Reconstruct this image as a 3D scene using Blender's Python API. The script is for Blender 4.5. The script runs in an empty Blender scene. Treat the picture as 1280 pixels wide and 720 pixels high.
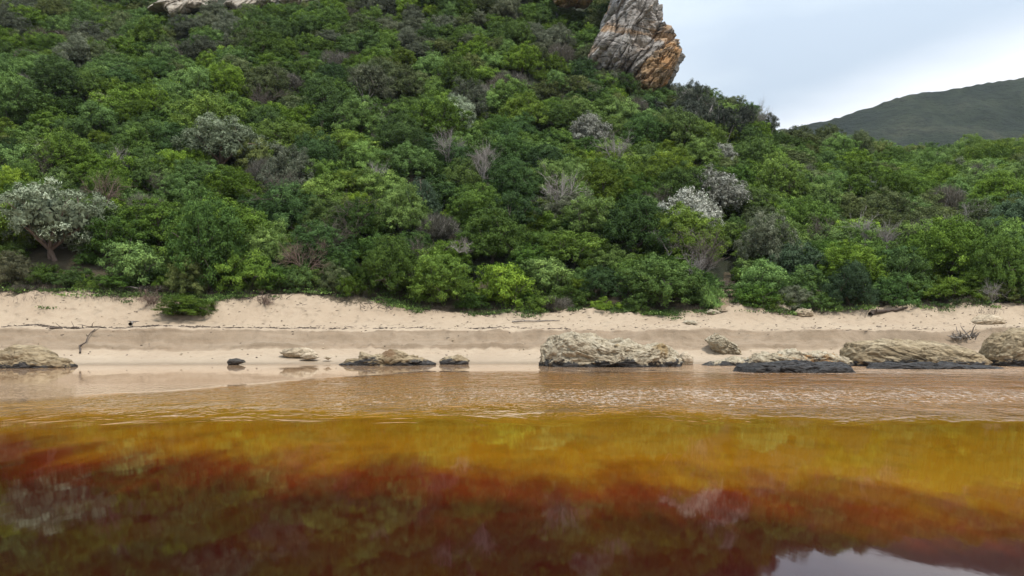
import bpy, math, random, time
import numpy as np
from mathutils import Vector
T0 = time.time()
sc = bpy.context.scene
COL = sc.collection
PI = math.pi

# ------------------------------------------------------------------ camera
CAM_Z = 1.7            # eye height over the river
F = 1040.0             # focal length in photograph pixels (1280 wide)
HY = 409.0             # row of the horizon
cd = bpy.data.cameras.new('camera')
cam = bpy.data.objects.new('camera', cd)
COL.objects.link(cam)
cam.location = (0, 0, CAM_Z)
cam.rotation_euler = (PI / 2, 0, 0)
cd.sensor_width = 36.0
cd.lens = 36.0 * F / 1280.0
cd.shift_y = (HY - 360.0) / 1280.0
cd.clip_start = 0.1
cd.clip_end = 6000
sc.camera = cam

# ------------------------------------------------------------------ render
sc.view_settings.view_transform = 'Standard'
sc.view_settings.look = 'None'
sc.view_settings.gamma = 1.0
sc.view_settings.exposure = 0.3
cy = sc.cycles
cy.use_denoising = True
cy.max_bounces = 6
cy.diffuse_bounces = 2
cy.glossy_bounces = 2
cy.transmission_bounces = 3
cy.volume_bounces = 0
cy.transparent_max_bounces = 4
cy.caustics_reflective = False
cy.caustics_refractive = False
cy.sample_clamp_indirect = 4

# ------------------------------------------------------------------ world and sun (bright overcast)
SUN_EL, SUN_AZ = math.radians(66), math.radians(-35)      # azimuth from +Y (away from the viewer) is PI + this
w = bpy.data.worlds.new("World"); sc.world = w; w.use_nodes = True
nt = w.node_tree; N = nt.nodes; L = nt.links
N.clear()
out = N.new('ShaderNodeOutputWorld'); bg = N.new('ShaderNodeBackground'); bg.inputs[1].default_value = 0.1
L.new(bg.outputs[0], out.inputs[0])
sky = N.new('ShaderNodeTexSky'); sky.sky_type = 'NISHITA'; sky.sun_disc = False
sky.sun_elevation = SUN_EL; sky.sun_rotation = PI + SUN_AZ
tc = N.new('ShaderNodeTexCoord')
def noise(scale, detail=4, rough=.5, vec=None, tree=(N, L), dist=0):
    n = tree[0].new('ShaderNodeTexNoise'); n.inputs['Scale'].default_value = scale
    n.inputs['Detail'].default_value = detail; n.inputs['Roughness'].default_value = rough
    n.inputs['Distortion'].default_value = dist
    if vec is not None: tree[1].new(vec, n.inputs['Vector'])
    return n
mp = N.new('ShaderNodeMapping'); mp.inputs['Scale'].default_value = (1, 1, 3.2); mp.inputs['Location'].default_value = (.3, .1, .4)
L.new(tc.outputs['Generated'], mp.inputs['Vector'])
n1 = noise(1.6, 5, .5, mp.outputs[0])
# one long cloud edge running up to the right: white bank below it, thinner grey-blue cloud above
def unit(px, py):
    v = Vector(((px - 640) / F, 1, (HY - py) / F)); return v.normalized()
nrm = unit(985, 150).cross(unit(1290, 22)).normalized()
if nrm.z > 0: nrm = -nrm
dp = N.new('ShaderNodeVectorMath'); dp.operation = 'DOT_PRODUCT'; dp.inputs[1].default_value = nrm
L.new(tc.outputs['Generated'], dp.inputs[0])
ad = N.new('ShaderNodeMath'); ad.operation = 'MULTIPLY_ADD'; ad.inputs[1].default_value = .14; ad.inputs[2].default_value = -.07
L.new(n1.outputs['Fac'], ad.inputs[0])
ad2 = N.new('ShaderNodeMath'); ad2.operation = 'ADD'; L.new(ad.outputs[0], ad2.inputs[0]); L.new(dp.outputs['Value'], ad2.inputs[1])
mr = N.new('ShaderNodeMapRange'); mr.interpolation_type = 'SMOOTHSTEP'
mr.inputs['From Min'].default_value = -.05; mr.inputs['From Max'].default_value = .045
L.new(ad2.outputs[0], mr.inputs['Value'])
cr = N.new('ShaderNodeValToRGB')
cr.color_ramp.elements[0].position = .42; cr.color_ramp.elements[0].color = (.46, .54, .63, 1)
cr.color_ramp.elements[1].position = .60; cr.color_ramp.elements[1].color = (.62, .69, .74, 1)
L.new(n1.outputs['Fac'], cr.inputs[0])
mx = N.new('ShaderNodeMixRGB'); L.new(mr.outputs[0], mx.inputs[0]); L.new(cr.outputs[0], mx.inputs[1]); mx.inputs[2].default_value = (.98, .99, 1.0, 1)
sc10 = N.new('ShaderNodeVectorMath'); sc10.operation = 'SCALE'; sc10.inputs['Scale'].default_value = 10.0
L.new(mx.outputs[0], sc10.inputs[0])
mx2 = N.new('ShaderNodeMixRGB'); mx2.inputs[0].default_value = .9
L.new(sky.outputs[0], mx2.inputs[1]); L.new(sc10.outputs[0], mx2.inputs[2])
# an overcast sky brightens evenly from the horizon to the zenith (CIE overcast law)
nv = N.new('ShaderNodeVectorMath'); nv.operation = 'NORMALIZE'; L.new(tc.outputs['Generated'], nv.inputs[0])
sx_ = N.new('ShaderNodeSeparateXYZ'); L.new(nv.outputs[0], sx_.inputs[0])
gz_ = N.new('ShaderNodeMapRange'); gz_.inputs['From Min'].default_value = 0; gz_.inputs['From Max'].default_value = 1
gz_.inputs['To Min'].default_value = .72; gz_.inputs['To Max'].default_value = 2.4; L.new(sx_.outputs['Z'], gz_.inputs['Value'])
gm = N.new('ShaderNodeVectorMath'); gm.operation = 'SCALE'; L.new(mx2.outputs[0], gm.inputs[0]); L.new(gz_.outputs[0], gm.inputs['Scale']); L.new(gm.outputs[0], bg.inputs[0])

sd = bpy.data.lights.new('sun', 'SUN'); sd.energy = 3.1; sd.angle = math.radians(8); sd.color = (1, .96, .9)
sun = bpy.data.objects.new('sun', sd); COL.objects.link(sun)
az = PI + SUN_AZ
sdir = Vector((math.sin(az) * math.cos(SUN_EL), math.cos(az) * math.cos(SUN_EL), math.sin(SUN_EL)))   # towards the sun
sun.rotation_euler = sdir.to_track_quat('Z', 'Y').to_euler()

# ------------------------------------------------------------------ numpy noise
def _h(ix, iy, iz, s):
    n = (ix * 374761393 + iy * 668265263 + iz * 2147483647 + s * 144665) & 0xFFFFFFFF
    n = ((n ^ (n >> 13)) * 1274126177) & 0xFFFFFFFF
    n = ((n ^ (n >> 16)) * 2246822519) & 0xFFFFFFFF
    return ((n ^ (n >> 15)) & 0xFFFFFF) / float(0xFFFFFF)
def vn(x, y, z=0, s=0):
    x, y, z = np.broadcast_arrays(np.asarray(x, float), np.asarray(y, float), np.asarray(z, float))
    xi, yi, zi = np.floor(x).astype(np.int64), np.floor(y).astype(np.int64), np.floor(z).astype(np.int64)
    fx, fy, fz = x - xi, y - yi, z - zi
    ux, uy, uz = [t * t * (3 - 2 * t) for t in (fx, fy, fz)]
    r = 0
    for dx in (0, 1):
        for dy in (0, 1):
            for dz in (0, 1):
                r = r + _h(xi + dx, yi + dy, zi + dz, s) * (ux if dx else 1 - ux) * (uy if dy else 1 - uy) * (uz if dz else 1 - uz)
    return r * 2 - 1
def fbm(x, y, z=0, o=4, s=0, g=.5):
    r, a, f = 0, 1, 1
    for k in range(o):
        r = r + a * vn(np.asarray(x) * f + 17.3 * k, np.asarray(y) * f - 9.1 * k, np.asarray(z) * f + 5.7 * k, s + k); a *= g; f *= 2.03
    return r
def ridged(x, y, z=0, o=4, s=0):
    r, a, f = 0, 1, 1
    for k in range(o):
        r = r + a * (1 - 2 * np.abs(vn(np.asarray(x) * f + 7.3 * k, np.asarray(y) * f, np.asarray(z) * f, s + k))); a *= .5; f *= 2.1
    return r
def sst(a, b, x):
    t = np.clip((np.asarray(x, float) - a) / (b - a), 0, 1); return t * t * (3 - 2 * t)

# ------------------------------------------------------------------ mesh helpers
def mesh_np(name, V, Q, mats=(), smooth=False, attrs=None):
    """V (n,3); Q (m,k) faces with k = 3 or 4, or a list of such arrays."""
    me = bpy.data.meshes.new(name)
    Qs = [q for q in (Q if isinstance(Q, list) else [Q]) if len(q)]
    V = np.asarray(V, np.float32)
    me.vertices.add(len(V)); me.vertices.foreach_set('co', V.ravel())
    idx = np.concatenate([np.asarray(q, np.int32).ravel() for q in Qs])
    tot = np.concatenate([np.full(len(q), np.asarray(q).shape[1], np.int32) for q in Qs])
    st = np.concatenate([[0], np.cumsum(tot)[:-1]]).astype(np.int32)
    me.loops.add(len(idx)); me.loops.foreach_set('vertex_index', idx)
    me.polygons.add(len(tot)); me.polygons.foreach_set('loop_start', st); me.polygons.foreach_set('loop_total', tot)
    if smooth: me.polygons.foreach_set('use_smooth', np.ones(len(tot), bool))
    for k, a in (attrs or {}).items():
        at = me.attributes.new(k, 'FLOAT', 'POINT'); at.data.foreach_set('value', np.asarray(a, np.float32))
    for m in mats: me.materials.append(m)
    me.update(calc_edges=True)
    me.validate()
    return me
def obj(name, me, parent=None, loc=(0, 0, 0)):
    o = bpy.data.objects.new(name, me); COL.objects.link(o); o.location = loc
    if parent is not None: o.parent = parent
    return o
def tag(o, label=None, cat=None, group=None, kind=None):
    if label: o['label'] = label
    if cat: o['category'] = cat
    if group: o['group'] = group
    if kind: o['kind'] = kind
    return o
def grid_faces(nu, nv):
    i = np.arange(nu * nv).reshape(nv, nu)
    return np.stack([i[:-1, :-1], i[:-1, 1:], i[1:, 1:], i[1:, :-1]], -1).reshape(-1, 4)

# ------------------------------------------------------------------ materials
def mat(name):
    m = bpy.data.materials.new(name); m.use_nodes = True
    n = m.node_tree.nodes; n.clear()
    o = n.new('ShaderNodeOutputMaterial'); p = n.new('ShaderNodeBsdfPrincipled')
    m.node_tree.links.new(p.outputs[0], o.inputs[0])
    p.inputs['Specular IOR Level'].default_value = .3
    p.inputs['Roughness'].default_value = .8
    return m, n, m.node_tree.links, p, o
def ramp(n, l, fac, stops):
    r = n.new('ShaderNodeValToRGB'); e = r.color_ramp.elements
    while len(e) < len(stops): e.new(.5)
    for k, (p, c) in enumerate(stops): e[k].position = p; e[k].color = (*c, 1)
    l.new(fac, r.inputs[0]); return r
def mixc(n, l, fac, a, b, mode='MIX'):
    m = n.new('ShaderNodeMixRGB'); m.blend_type = mode
    for s, v in ((0, fac), (1, a), (2, b)):
        if hasattr(v, 'links') or hasattr(v, 'is_output'): l.new(v, m.inputs[s])
        else: m.inputs[s].default_value = v if s == 0 else (*v, 1)
    return m.outputs[0]
def mrange(n, l, v, a, b, c=0, d=1):
    m = n.new('ShaderNodeMapRange'); m.interpolation_type = 'SMOOTHSTEP'; l.new(v, m.inputs['Value'])
    for k, x in zip(('From Min', 'From Max', 'To Min', 'To Max'), (a, b, c, d)): m.inputs[k].default_value = x
    return m.outputs[0]
def mth(n, l, op, a, b=None):
    m = n.new('ShaderNodeMath'); m.operation = op
    for s, v in ((0, a), (1, b)):
        if v is None: continue
        if isinstance(v, (int, float)): m.inputs[s].default_value = v
        else: l.new(v, m.inputs[s])
    return m.outputs[0]
def bump(n, l, p, h, dist, strength=1.0):
    b = n.new('ShaderNodeBump'); b.inputs['Distance'].default_value = dist; b.inputs['Strength'].default_value = strength
    l.new(h, b.inputs['Height']); l.new(b.outputs[0], p.inputs['Normal']); return b

def leaf_mat(name, col, tip, transl=.16, rough=.55, vary=.3):
    m, n, l, p, o = mat(name)
    a = n.new('ShaderNodeAttribute'); a.attribute_name = 'tint'
    oi = n.new('ShaderNodeObjectInfo')
    c = mixc(n, l, mrange(n, l, a.outputs['Fac'], .45, 1.0), col, tip)
    v = mrange(n, l, oi.outputs['Random'], 0, 1, 1 - vary, 1 + vary)
    hs = n.new('ShaderNodeHueSaturation'); l.new(c, hs.inputs['Color'])
    r2 = mth(n, l, 'FRACT', mth(n, l, 'MULTIPLY', oi.outputs['Random'], 7.31))
    l.new(mrange(n, l, r2, 0, 1, .489, .508), hs.inputs['Hue']); l.new(mrange(n, l, r2, 1, 0, .84, 1.04), hs.inputs['Saturation'])
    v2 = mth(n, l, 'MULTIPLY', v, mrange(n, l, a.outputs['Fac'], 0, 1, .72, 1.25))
    l.new(v2, hs.inputs['Value'])
    l.new(hs.outputs[0], p.inputs['Base Color'])
    p.inputs['Roughness'].default_value = rough + .15; p.inputs['Specular IOR Level'].default_value = .10
    if transl:
        t = n.new('ShaderNodeBsdfTranslucent'); mxs = n.new('ShaderNodeMixShader'); mxs.inputs[0].default_value = transl
        l.new(hs.outputs[0], t.inputs[0]); l.new(p.outputs[0], mxs.inputs[1]); l.new(t.outputs[0], mxs.inputs[2]); l.new(mxs.outputs[0], o.inputs[0])
    return m
GAIN = 1.46
TONES = {
    'bright': ((.085, .145, .020), (.140, .210, .030)),
    'mid':    ((.058, .104, .014), (.100, .158, .022)),
    'deep':   ((.036, .074, .013), (.062, .108, .020)),
    'yellow': ((.086, .135, .017), (.142, .196, .027)),
    'olive':  ((.074, .094, .028), (.125, .143, .050)),
    'bluish': ((.060, .100, .050), (.115, .160, .092)),
    'greyish': ((.075, .085, .048), (.135, .140, .092)),
    'ridge':  ((.040, .048, .032), (.080, .084, .060)),
    'silver': ((.110, .130, .075), (.21, .235, .16)),
    'white':  ((.175, .175, .135), (.30, .295, .25)),
    'sage':   ((.175, .215, .130), (.31, .345, .24)),
    'vine':   ((.085, .150, .020), (.140, .205, .032)),
    'feather': ((.028, .054, .020), (.050, .082, .034)),
    'brownish': ((.080, .080, .036), (.14, .125, .06)),
}
LM = {k: leaf_mat('leaves_' + k, *[tuple(c * GAIN for c in q) for q in v], **(dict(transl=.12) if k in ('silver', 'white') else {})) for k, v in TONES.items()}
LM['twig'] = leaf_mat('twigs_grey', (.120, .108, .082), (.235, .212, .165), 0, .9)
LM['twigbrown'] = leaf_mat('twigs_brown', (.085, .070, .050), (.16, .135, .10), 0, .9)

def bark_mat(name, a, b):
    m, n, l, p, o = mat(name)
    g = n.new('ShaderNodeTexCoord')
    mp_ = n.new('ShaderNodeMapping'); mp_.inputs['Scale'].default_value = (1, 1, .25); l.new(g.outputs['Object'], mp_.inputs[0])
    t = noise(14, 5, .65, mp_.outputs[0], (n, l))
    l.new(ramp(n, l, t.outputs['Fac'], [(.3, a), (.7, b)]).outputs[0], p.inputs['Base Color'])
    p.inputs['Roughness'].default_value = .9; bump(n, l, p, t.outputs['Fac'], .03)
    return m
BARK = bark_mat('bark_grey_brown', (.06, .045, .035), (.17, .14, .115))
BARKP = bark_mat('bark_pale_dead', (.17, .145, .13), (.40, .36, .33))
BARKR = bark_mat('bark_reddish', (.10, .06, .045), (.26, .19, .15))

def sand_mat():
    m, n, l, p, o = mat('sand')
    g = n.new('ShaderNodeNewGeometry'); pos = g.outputs['Position']
    sp = n.new('ShaderNodeSeparateXYZ'); l.new(pos, sp.inputs[0])
    big = noise(.22, 5, .6, pos, (n, l)); med = noise(2.2, 6, .65, pos, (n, l)); fine = noise(26, 4, .7, pos, (n, l))
    c = ramp(n, l, big.outputs['Fac'], [(.3, (.35, .265, .182)), (.7, (.415, .325, .230))]).outputs[0]
    c = mixc(n, l, mrange(n, l, med.outputs['Fac'], .35, .75, 0, .4), c, (.34, .255, .175))
    # damp sand on bank face and river strip, plus shadow lines painted under ledges
    a = n.new('ShaderNodeAttribute'); a.attribute_name = 'damp_shade'
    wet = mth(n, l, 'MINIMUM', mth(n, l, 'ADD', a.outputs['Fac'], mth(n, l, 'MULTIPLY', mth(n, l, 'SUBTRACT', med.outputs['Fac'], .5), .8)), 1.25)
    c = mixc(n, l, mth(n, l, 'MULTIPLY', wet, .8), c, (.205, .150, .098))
    # horizontal strata in the bank
    mps = n.new('ShaderNodeMapping'); mps.inputs['Scale'].default_value = (.35, .35, 14); l.new(pos, mps.inputs[0])
    st = noise(1.0, 4, .6, mps.outputs[0], (n, l))
    c = mixc(n, l, mth(n, l, 'MULTIPLY', wet, mrange(n, l, st.outputs['Fac'], .45, .7, 0, .45)), c, (.30, .21, .135))
    # plant litter where the dune meets the thicket
    la = n.new('ShaderNodeAttribute'); la.attribute_name = 'litter'
    lf = noise(3.5, 6, .75, pos, (n, l))
    lm = mrange(n, l, mth(n, l, 'ADD', lf.outputs['Fac'], mth(n, l, 'MULTIPLY', la.outputs['Fac'], .55)), .80, .98)
    c = mixc(n, l, lm, c, (.040, .034, .018))
    # scattered dark specks
    vo = n.new('ShaderNodeTexVoronoi'); vo.inputs['Scale'].default_value = 2.4; l.new(pos, vo.inputs['Vector'])
    spk = mth(n, l, 'MULTIPLY', mrange(n, l, vo.outputs['Distance'], .10, .05), mrange(n, l, med.outputs['Fac'], .52, .62))
    c = mixc(n, l, mth(n, l, 'MULTIPLY', spk, .6), c, (.16, .11, .07))
    c = mixc(n, l, mrange(n, l, fine.outputs['Fac'], .3, .75, .0, .16), c, (.34, .24, .16))
    l.new(c, p.inputs['Base Color'])
    l.new(mrange(n, l, sp.outputs['Z'], .02, .5, .35, .95), p.inputs['Roughness'])
    # trampled hollows on the dry sand
    vd = n.new('ShaderNodeTexVoronoi'); vd.inputs['Scale'].default_value = 1.9; vd.feature = 'SMOOTH_F1'
    dvv = n.new('ShaderNodeMixRGB'); dvv.inputs[0].default_value = .25; l.new(pos, dvv.inputs[1]); l.new(med.outputs['Color'], dvv.inputs[2]); l.new(dvv.outputs[0], vd.inputs['Vector'])
    hol = mth(n, l, 'MULTIPLY', mrange(n, l, vd.outputs['Distance'], .0, .38), mrange(n, l, sp.outputs['Z'], 1.4, 1.7, .25, 1))
    h = mth(n, l, 'ADD', mth(n, l, 'MULTIPLY', med.outputs['Fac'], 1.0), mth(n, l, 'MULTIPLY', fine.outputs['Fac'], .3))
    h = mth(n, l, 'ADD', h, mth(n, l, 'MULTIPLY', hol, 1.2))
    bump(n, l, p, h, .09)
    return m
SAND = sand_mat()

def soil_mat():
    m, n, l, p, o = mat('leaf_litter_soil')
    g = n.new('ShaderNodeNewGeometry'); pos = g.outputs['Position']
    a = noise(.8, 6, .7, pos, (n, l)); b = noise(7, 5, .7, pos, (n, l))
    c = ramp(n, l, a.outputs['Fac'], [(.3, (.016, .020, .008)), (.6, (.032, .032, .016)), (.8, (.055, .048, .030))]).outputs[0]
    c = mixc(n, l, mrange(n, l, b.outputs['Fac'], .4, .7, 0, .6), c, (.03, .045, .015))
    l.new(c, p.inputs['Base Color']); bump(n, l, p, b.outputs['Fac'], .2)
    return m
SOIL = soil_mat()

def rock_mat(name, cols, black_z=None, strata=(0, 0, 0), patch=None, scale=1.0, crack=.5, wetcol=(.016, .013, .011), inward=None):
    m, n, l, p, o = mat(name)
    g = n.new('ShaderNodeNewGeometry'); pos = g.outputs['Position']
    sp = n.new('ShaderNodeSeparateXYZ'); l.new(pos, sp.inputs[0])
    mp_ = n.new('ShaderNodeMapping'); mp_.inputs['Rotation'].default_value = strata; mp_.inputs['Scale'].default_value = (.45, .45, 1.6) if any(strata) else (1, 1, 1.3)
    l.new(pos, mp_.inputs[0]); v = mp_.outputs[0]
    a = noise(1.3 * scale, 7, .62, v, (n, l), .4); b = noise(6 * scale, 7, .7, v, (n, l), .3)
    c = ramp(n, l, a.outputs['Fac'], [(.25, cols[0]), (.5, cols[1]), (.75, cols[2])]).outputs[0]
    c = mixc(n, l, mrange(n, l, b.outputs['Fac'], .35, .7, 0, .65), c, tuple(x * .42 for x in cols[0]))
    if patch:
        pn = noise(.42 * scale, 4, .6, v, (n, l), 1.0)
        c = mixc(n, l, mrange(n, l, pn.outputs['Fac'], patch[1], patch[1] + .1), c, mixc(n, l, b.outputs['Fac'], patch[0], tuple(x * .6 for x in patch[0])))
    vo = n.new('ShaderNodeTexVoronoi'); vo.feature = 'DISTANCE_TO_EDGE'; vo.inputs['Scale'].default_value = 1.5 * scale
    dv = n.new('ShaderNodeMixRGB'); dv.inputs[0].default_value = .16; l.new(v, dv.inputs[1]); l.new(b.outputs['Color'], dv.inputs[2]); l.new(dv.outputs[0], vo.inputs['Vector'])
    ck = mrange(n, l, vo.outputs['Distance'], .045, .0)
    c = mixc(n, l, mth(n, l, 'MULTIPLY', ck, crack), c, tuple(x * .25 for x in cols[0]))
    h = mth(n, l, 'SUBTRACT', mth(n, l, 'ADD', a.outputs['Fac'], mth(n, l, 'MULTIPLY', b.outputs['Fac'], .55)), mth(n, l, 'MULTIPLY', ck, .35 * crack))
    rough = None
    if black_z is not None:   # tide-stained dark foot
        e = mth(n, l, 'ADD', sp.outputs['Z'], mth(n, l, 'MULTIPLY', mth(n, l, 'SUBTRACT', mth(n, l, 'ADD', mth(n, l, 'MULTIPLY', a.outputs['Fac'], .6), mth(n, l, 'MULTIPLY', b.outputs['Fac'], .4)), .5), -1.9))
        k = mrange(n, l, e, black_z, black_z - .09)
        c = mixc(n, l, k, c, mixc(n, l, mrange(n, l, b.outputs['Fac'], .4, .75), wetcol, tuple(x * 3 + .01 for x in wetcol)))
        k2 = mrange(n, l, e, black_z + .14, black_z)
        l.new(mrange(n, l, e, black_z, black_z - .1, .85, .5), p.inputs['Roughness'])
    l.new(c, p.inputs['Base Color'])
    bump(n, l, p, h, .16 / scale)
    return m
PALE = ((.29, .225, .145), (.45, .375, .26), (.56, .50, .38))
OCHRE = ((.20, .14, .075), (.34, .26, .155), (.44, .36, .24))
ROCK_PALE = rock_mat('rock_pale', PALE, .25, patch=((.36, .25, .12), .57), crack=.22)
ROCK_OCHRE = rock_mat('rock_ochre', OCHRE, .24, strata=(.3, .5, 0), patch=((.20, .12, .06), .60), crack=.3)
ROCK_SHELF = rock_mat('rock_shelf', PALE, .2, patch=((.36, .2, .08), .58), scale=1.4)
ROCK_BLACK = rock_mat('rock_black', ((.012, .012, .013), (.026, .026, .029), (.055, .055, .060)), .5, strata=(.2, .35, .1), scale=1.5)
ROCK_SANDY = rock_mat('rock_sandy', ((.36, .27, .17), (.54, .43, .30), (.64, .53, .39)), None)
ROCK_DARK = rock_mat('rock_dark_stone', ((.035, .03, .028), (.07, .06, .05), (.12, .10, .08)), .05, scale=3)
CLIFF = rock_mat('cliff_quartzite', ((.20, .175, .15), (.37, .335, .30), (.50, .47, .43)), None, strata=(.2, .95, 0), patch=((.44, .29, .17), .53), scale=.42, crack=.7)
CLIFF2 = rock_mat('cliff_orange', ((.20, .12, .06), (.38, .24, .12), (.38, .35, .31)), None, strata=(.2, .95, 0), patch=((.44, .24, .10), .53), scale=.6, crack=.8)
OUTCROP = rock_mat('rock_outcrop_pale', ((.30, .25, .19), (.43, .37, .29), (.54, .49, .42)), None, strata=(.1, .6, 0), scale=.5, crack=.6)

# ------------------------------------------------------------------ terrain
def ip(x, pts):
    xs, ys = zip(*pts); return np.interp(x, xs, ys)
def shore(px): return ip(px, [(-900, 36.2), (0, 36.4), (300, 38.2), (640, 38.6), (900, 38.0), (1100, 37.6), (1400, 37.0)])
def veg_py(px): return ip(px, [(-400, 360), (0, 364), (60, 362), (120, 366), (200, 374), (330, 366), (430, 372), (500, 386), (600, 392), (700, 388), (760, 384), (860, 392), (905, 388), (960, 378), (1040, 390), (1150, 384), (1280, 378), (1600, 372)])
def z_at(py, Y): return CAM_Z + (HY - py) * Y / F
def sky0(px): return ip(px, [(-900, 60), (-300, -10), (0, -22), (140, 2), (210, -14), (340, -8), (450, -38), (600, -45), (700, -30), (740, -8), (770, 35), (800, 84), (830, 112), (870, 128), (930, 150), (985, 178), (1060, 186), (1130, 198), (1180, 203), (1280, 190), (1500, 170), (1900, 150), (2600, 200)])
def sky_s(px): return ip(px, [(-900, 60), (-300, -10), (0, -22), (300, -14), (450, -20), (600, 0), (760, 60), (900, 130), (1000, 176), (1130, 196), (1180, 203), (1280, 190), (1500, 170), (1900, 150), (2600, 200)])
def ridgeR(px): return ip(px, [(-900, 130), (0, 122), (600, 122), (740, 116), (820, 100), (900, 94), (1000, 100), (1130, 104), (1280, 110), (1900, 120)])
T_BANK = 11.3
def terrain(x, Y, detail=False):
    x = np.asarray(x, float); Y = np.asarray(Y, float)
    px = 640 + F * x / np.maximum(Y, 4)
    pxb = 640 + F * x / 43.0                              # beach features follow the shore, not the view
    ys = shore(pxb) + .35 * fbm(x * .16, 0 * x, 0, 3, 5) 
    t = Y - ys
    edge = .45 * fbm(x * .22, 3.3, 0, 3, 11) + .28 * np.maximum(0, ridged(x * .35, 1.7, 0, 2, 21)) + .10 * fbm(x * 1.6, 8.1, 0, 3, 23) + .62 * sst(2, 9, x) * np.sin(x * .95)
    sh = t + edge * sst(3.6, 4.6, t) * (1 - sst(6.5, 8, t))
    Yv = ys + T_BANK
    zv = z_at(veg_py(pxb), Yv)
    z = np.interp(sh, [-60, -38, -30, -20, -8, -3, 0, 1.4, 2.6, 3.35, 3.52, 4.4, 4.62, 5.10, 5.6, 8.2], [-.9, -.9, -.9, -.9, -.45, -.14, 0, .2, .40, .58, .78, .95, 1.1, 1.54, 1.62, 1.86])
    right = sst(3, 9, x)
    z = z + (.10 * fbm(x * .28, 9.1, 0, 3, 13) + .13 * right * np.abs(np.sin(x * .42 + .6)) - .05 * right) * sst(4.7, 5.2, sh) * (1 - sst(6.4, 8, sh))
    z = z + (.13 * fbm(x * .5, 5.2, 0, 4, 14) + .03 * fbm(x * 2.5, 5.2, 0, 3, 15)) * sst(3.3, 3.6, sh) * (1 - sst(4.5, 4.9, sh))
    s2 = sst(7.9, T_BANK, t)
    z = np.where(t > 7.9, (1 - s2) * z + s2 * zv, z)
    bank = sst(1.0, 2.5, t)
    z = z + bank * (.05 * fbm(x * .9, Y * .9, 0, 4, 31) + .10 * s2 * fbm(x * .6, Y * .6, 0, 4, 37))
    if detail:
        z = z + bank * .034 * fbm(x * 4.2, Y * 4.2, 0, 3, 41) * (1 + 1.2 * s2)
        led = sst(3.0, 3.5, sh) * (1 - sst(4.9, 5.3, sh))
        z = z - .09 * led * np.maximum(0, ridged(x * .5, Y * 3.2, 0, 3, 51) - .45)
        z = z + .12 * led * np.maximum(0, fbm(x * 1.1, Y * .8, 0, 4, 53)) + .085 * led * ridged(x * 2.2, Y * 2.2, 0, 3, 55) * sst(-.2, .4, fbm(x * .3, 4.4, 0, 2, 56))
        lip = np.exp(-((sh - 5.35) / .22) ** 2); z = z + .05 * lip * (.6 + fbm(x * .8, 2.2, 0, 3, 57))
    # hill
    R = ridgeR(px)
    Y0 = Yv
    s = (Y - Y0) / (R - Y0)
    k = sst(.45, .92, s)
    S = (1 - k) * sky_s(px) + k * sky0(px)
    zr = z_at(S, R)
    sc_ = np.clip(s, 0, 1)
    zh = zv + (zr - zv) * sc_ + (2.2 * sc_ * (1 - sc_)) * fbm(x * .06, Y * .045, 0, 3, 61) * 2.2
    zh = zh + .9 * sst(0, .15, s) * fbm(x * .16, Y * .14, 0, 3, 71) - 1.4 * sst(.03, .2, s) * (1 - sst(.3, .6, s)) * np.exp(-((px - 908) / 14.) ** 2)
    over = np.maximum(0, Y - R)
    zh = zh - over * .16 - .0009 * over ** 2 * (over < 300)
    zh = np.maximum(zh, 2.0)
    return np.where(s > 0, zh, z), t, sh
def H(x, Y): return float(terrain(x, Y)[0])
def along(px, py, off=0.0, y0=36.0, y1=128.0):
    """Where the sight line of a pixel meets the ground raised by off."""
    u = (px - 640) / F
    Ys = np.arange(y0, y1, .2)
    z = terrain(u * Ys, Ys)[0] + off
    ray = CAM_Z + (HY - py) * Ys / F
    hit = np.nonzero(ray < z)[0]
    Y = Ys[hit[0]] if len(hit) else y1 - 12
    return float(u * Y), float(Y)

def polar(name, pxs, Ys, mats, z_fn, smooth=True, attrs=None):
    P, YY = np.meshgrid(pxs, Ys)
    X = (P - 640) / F * YY
    z, at = z_fn(X, YY, P)
    V = np.stack([X, YY, z], -1).reshape(-1, 3)
    me = mesh_np(name, V, grid_faces(len(pxs), len(Ys)), mats, smooth, {k: a.ravel() for k, a in at.items()})
    return me

# beach and dune: one dense sheet
xs = np.concatenate([np.linspace(-150, -30, 60)[:-1], np.arange(-30, 30, .095), np.linspace(30, 150, 60)])
ys = np.concatenate([np.linspace(34.0, 37.2, 10)[:-1], np.arange(37.2, 46.5, .085), np.arange(46.5, 53.0, .13)])
XX, YY = np.meshgrid(xs, ys)
zz, tt, sh = terrain(XX, YY, True)
damp_shade = sst(3.2, 3.5, sh) * (1 - sst(5.0, 5.35, sh)) * .9 + (1 - sst(.1, .9, tt)) * .8
damp_shade = damp_shade + .9 * np.exp(-((sh - 3.5) / .10) ** 2) * sst(-.1, .25, fbm(XX * .45, 7.7, 0, 3, 17)) + .5 * np.exp(-((sh - 5.12) / .07) ** 2) * sst(-.3, .3, fbm(XX * .7, 2.7, 0, 3, 18))  # thin shadow lines under ledge and lip, painted into the sand colour
damp_shade = np.clip(damp_shade, 0, 1.6)
lit = .9 * sst(11.0, 12.2, tt) + sst(9.6, 11.6, tt + .8 * fbm(XX * .5, YY * .5, 0, 3, 91))
zz = zz - .04 * 0
beach = obj('sand_beach', mesh_np('sand_beach', np.stack([XX, YY, zz], -1).reshape(-1, 3), grid_faces(len(xs), len(ys)), [SAND], True, {'damp_shade': damp_shade.ravel(), 'litter': lit.ravel()}))
tag(beach, 'pale pinkish sand beach with a low cut bank along the river', kind='structure')

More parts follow.
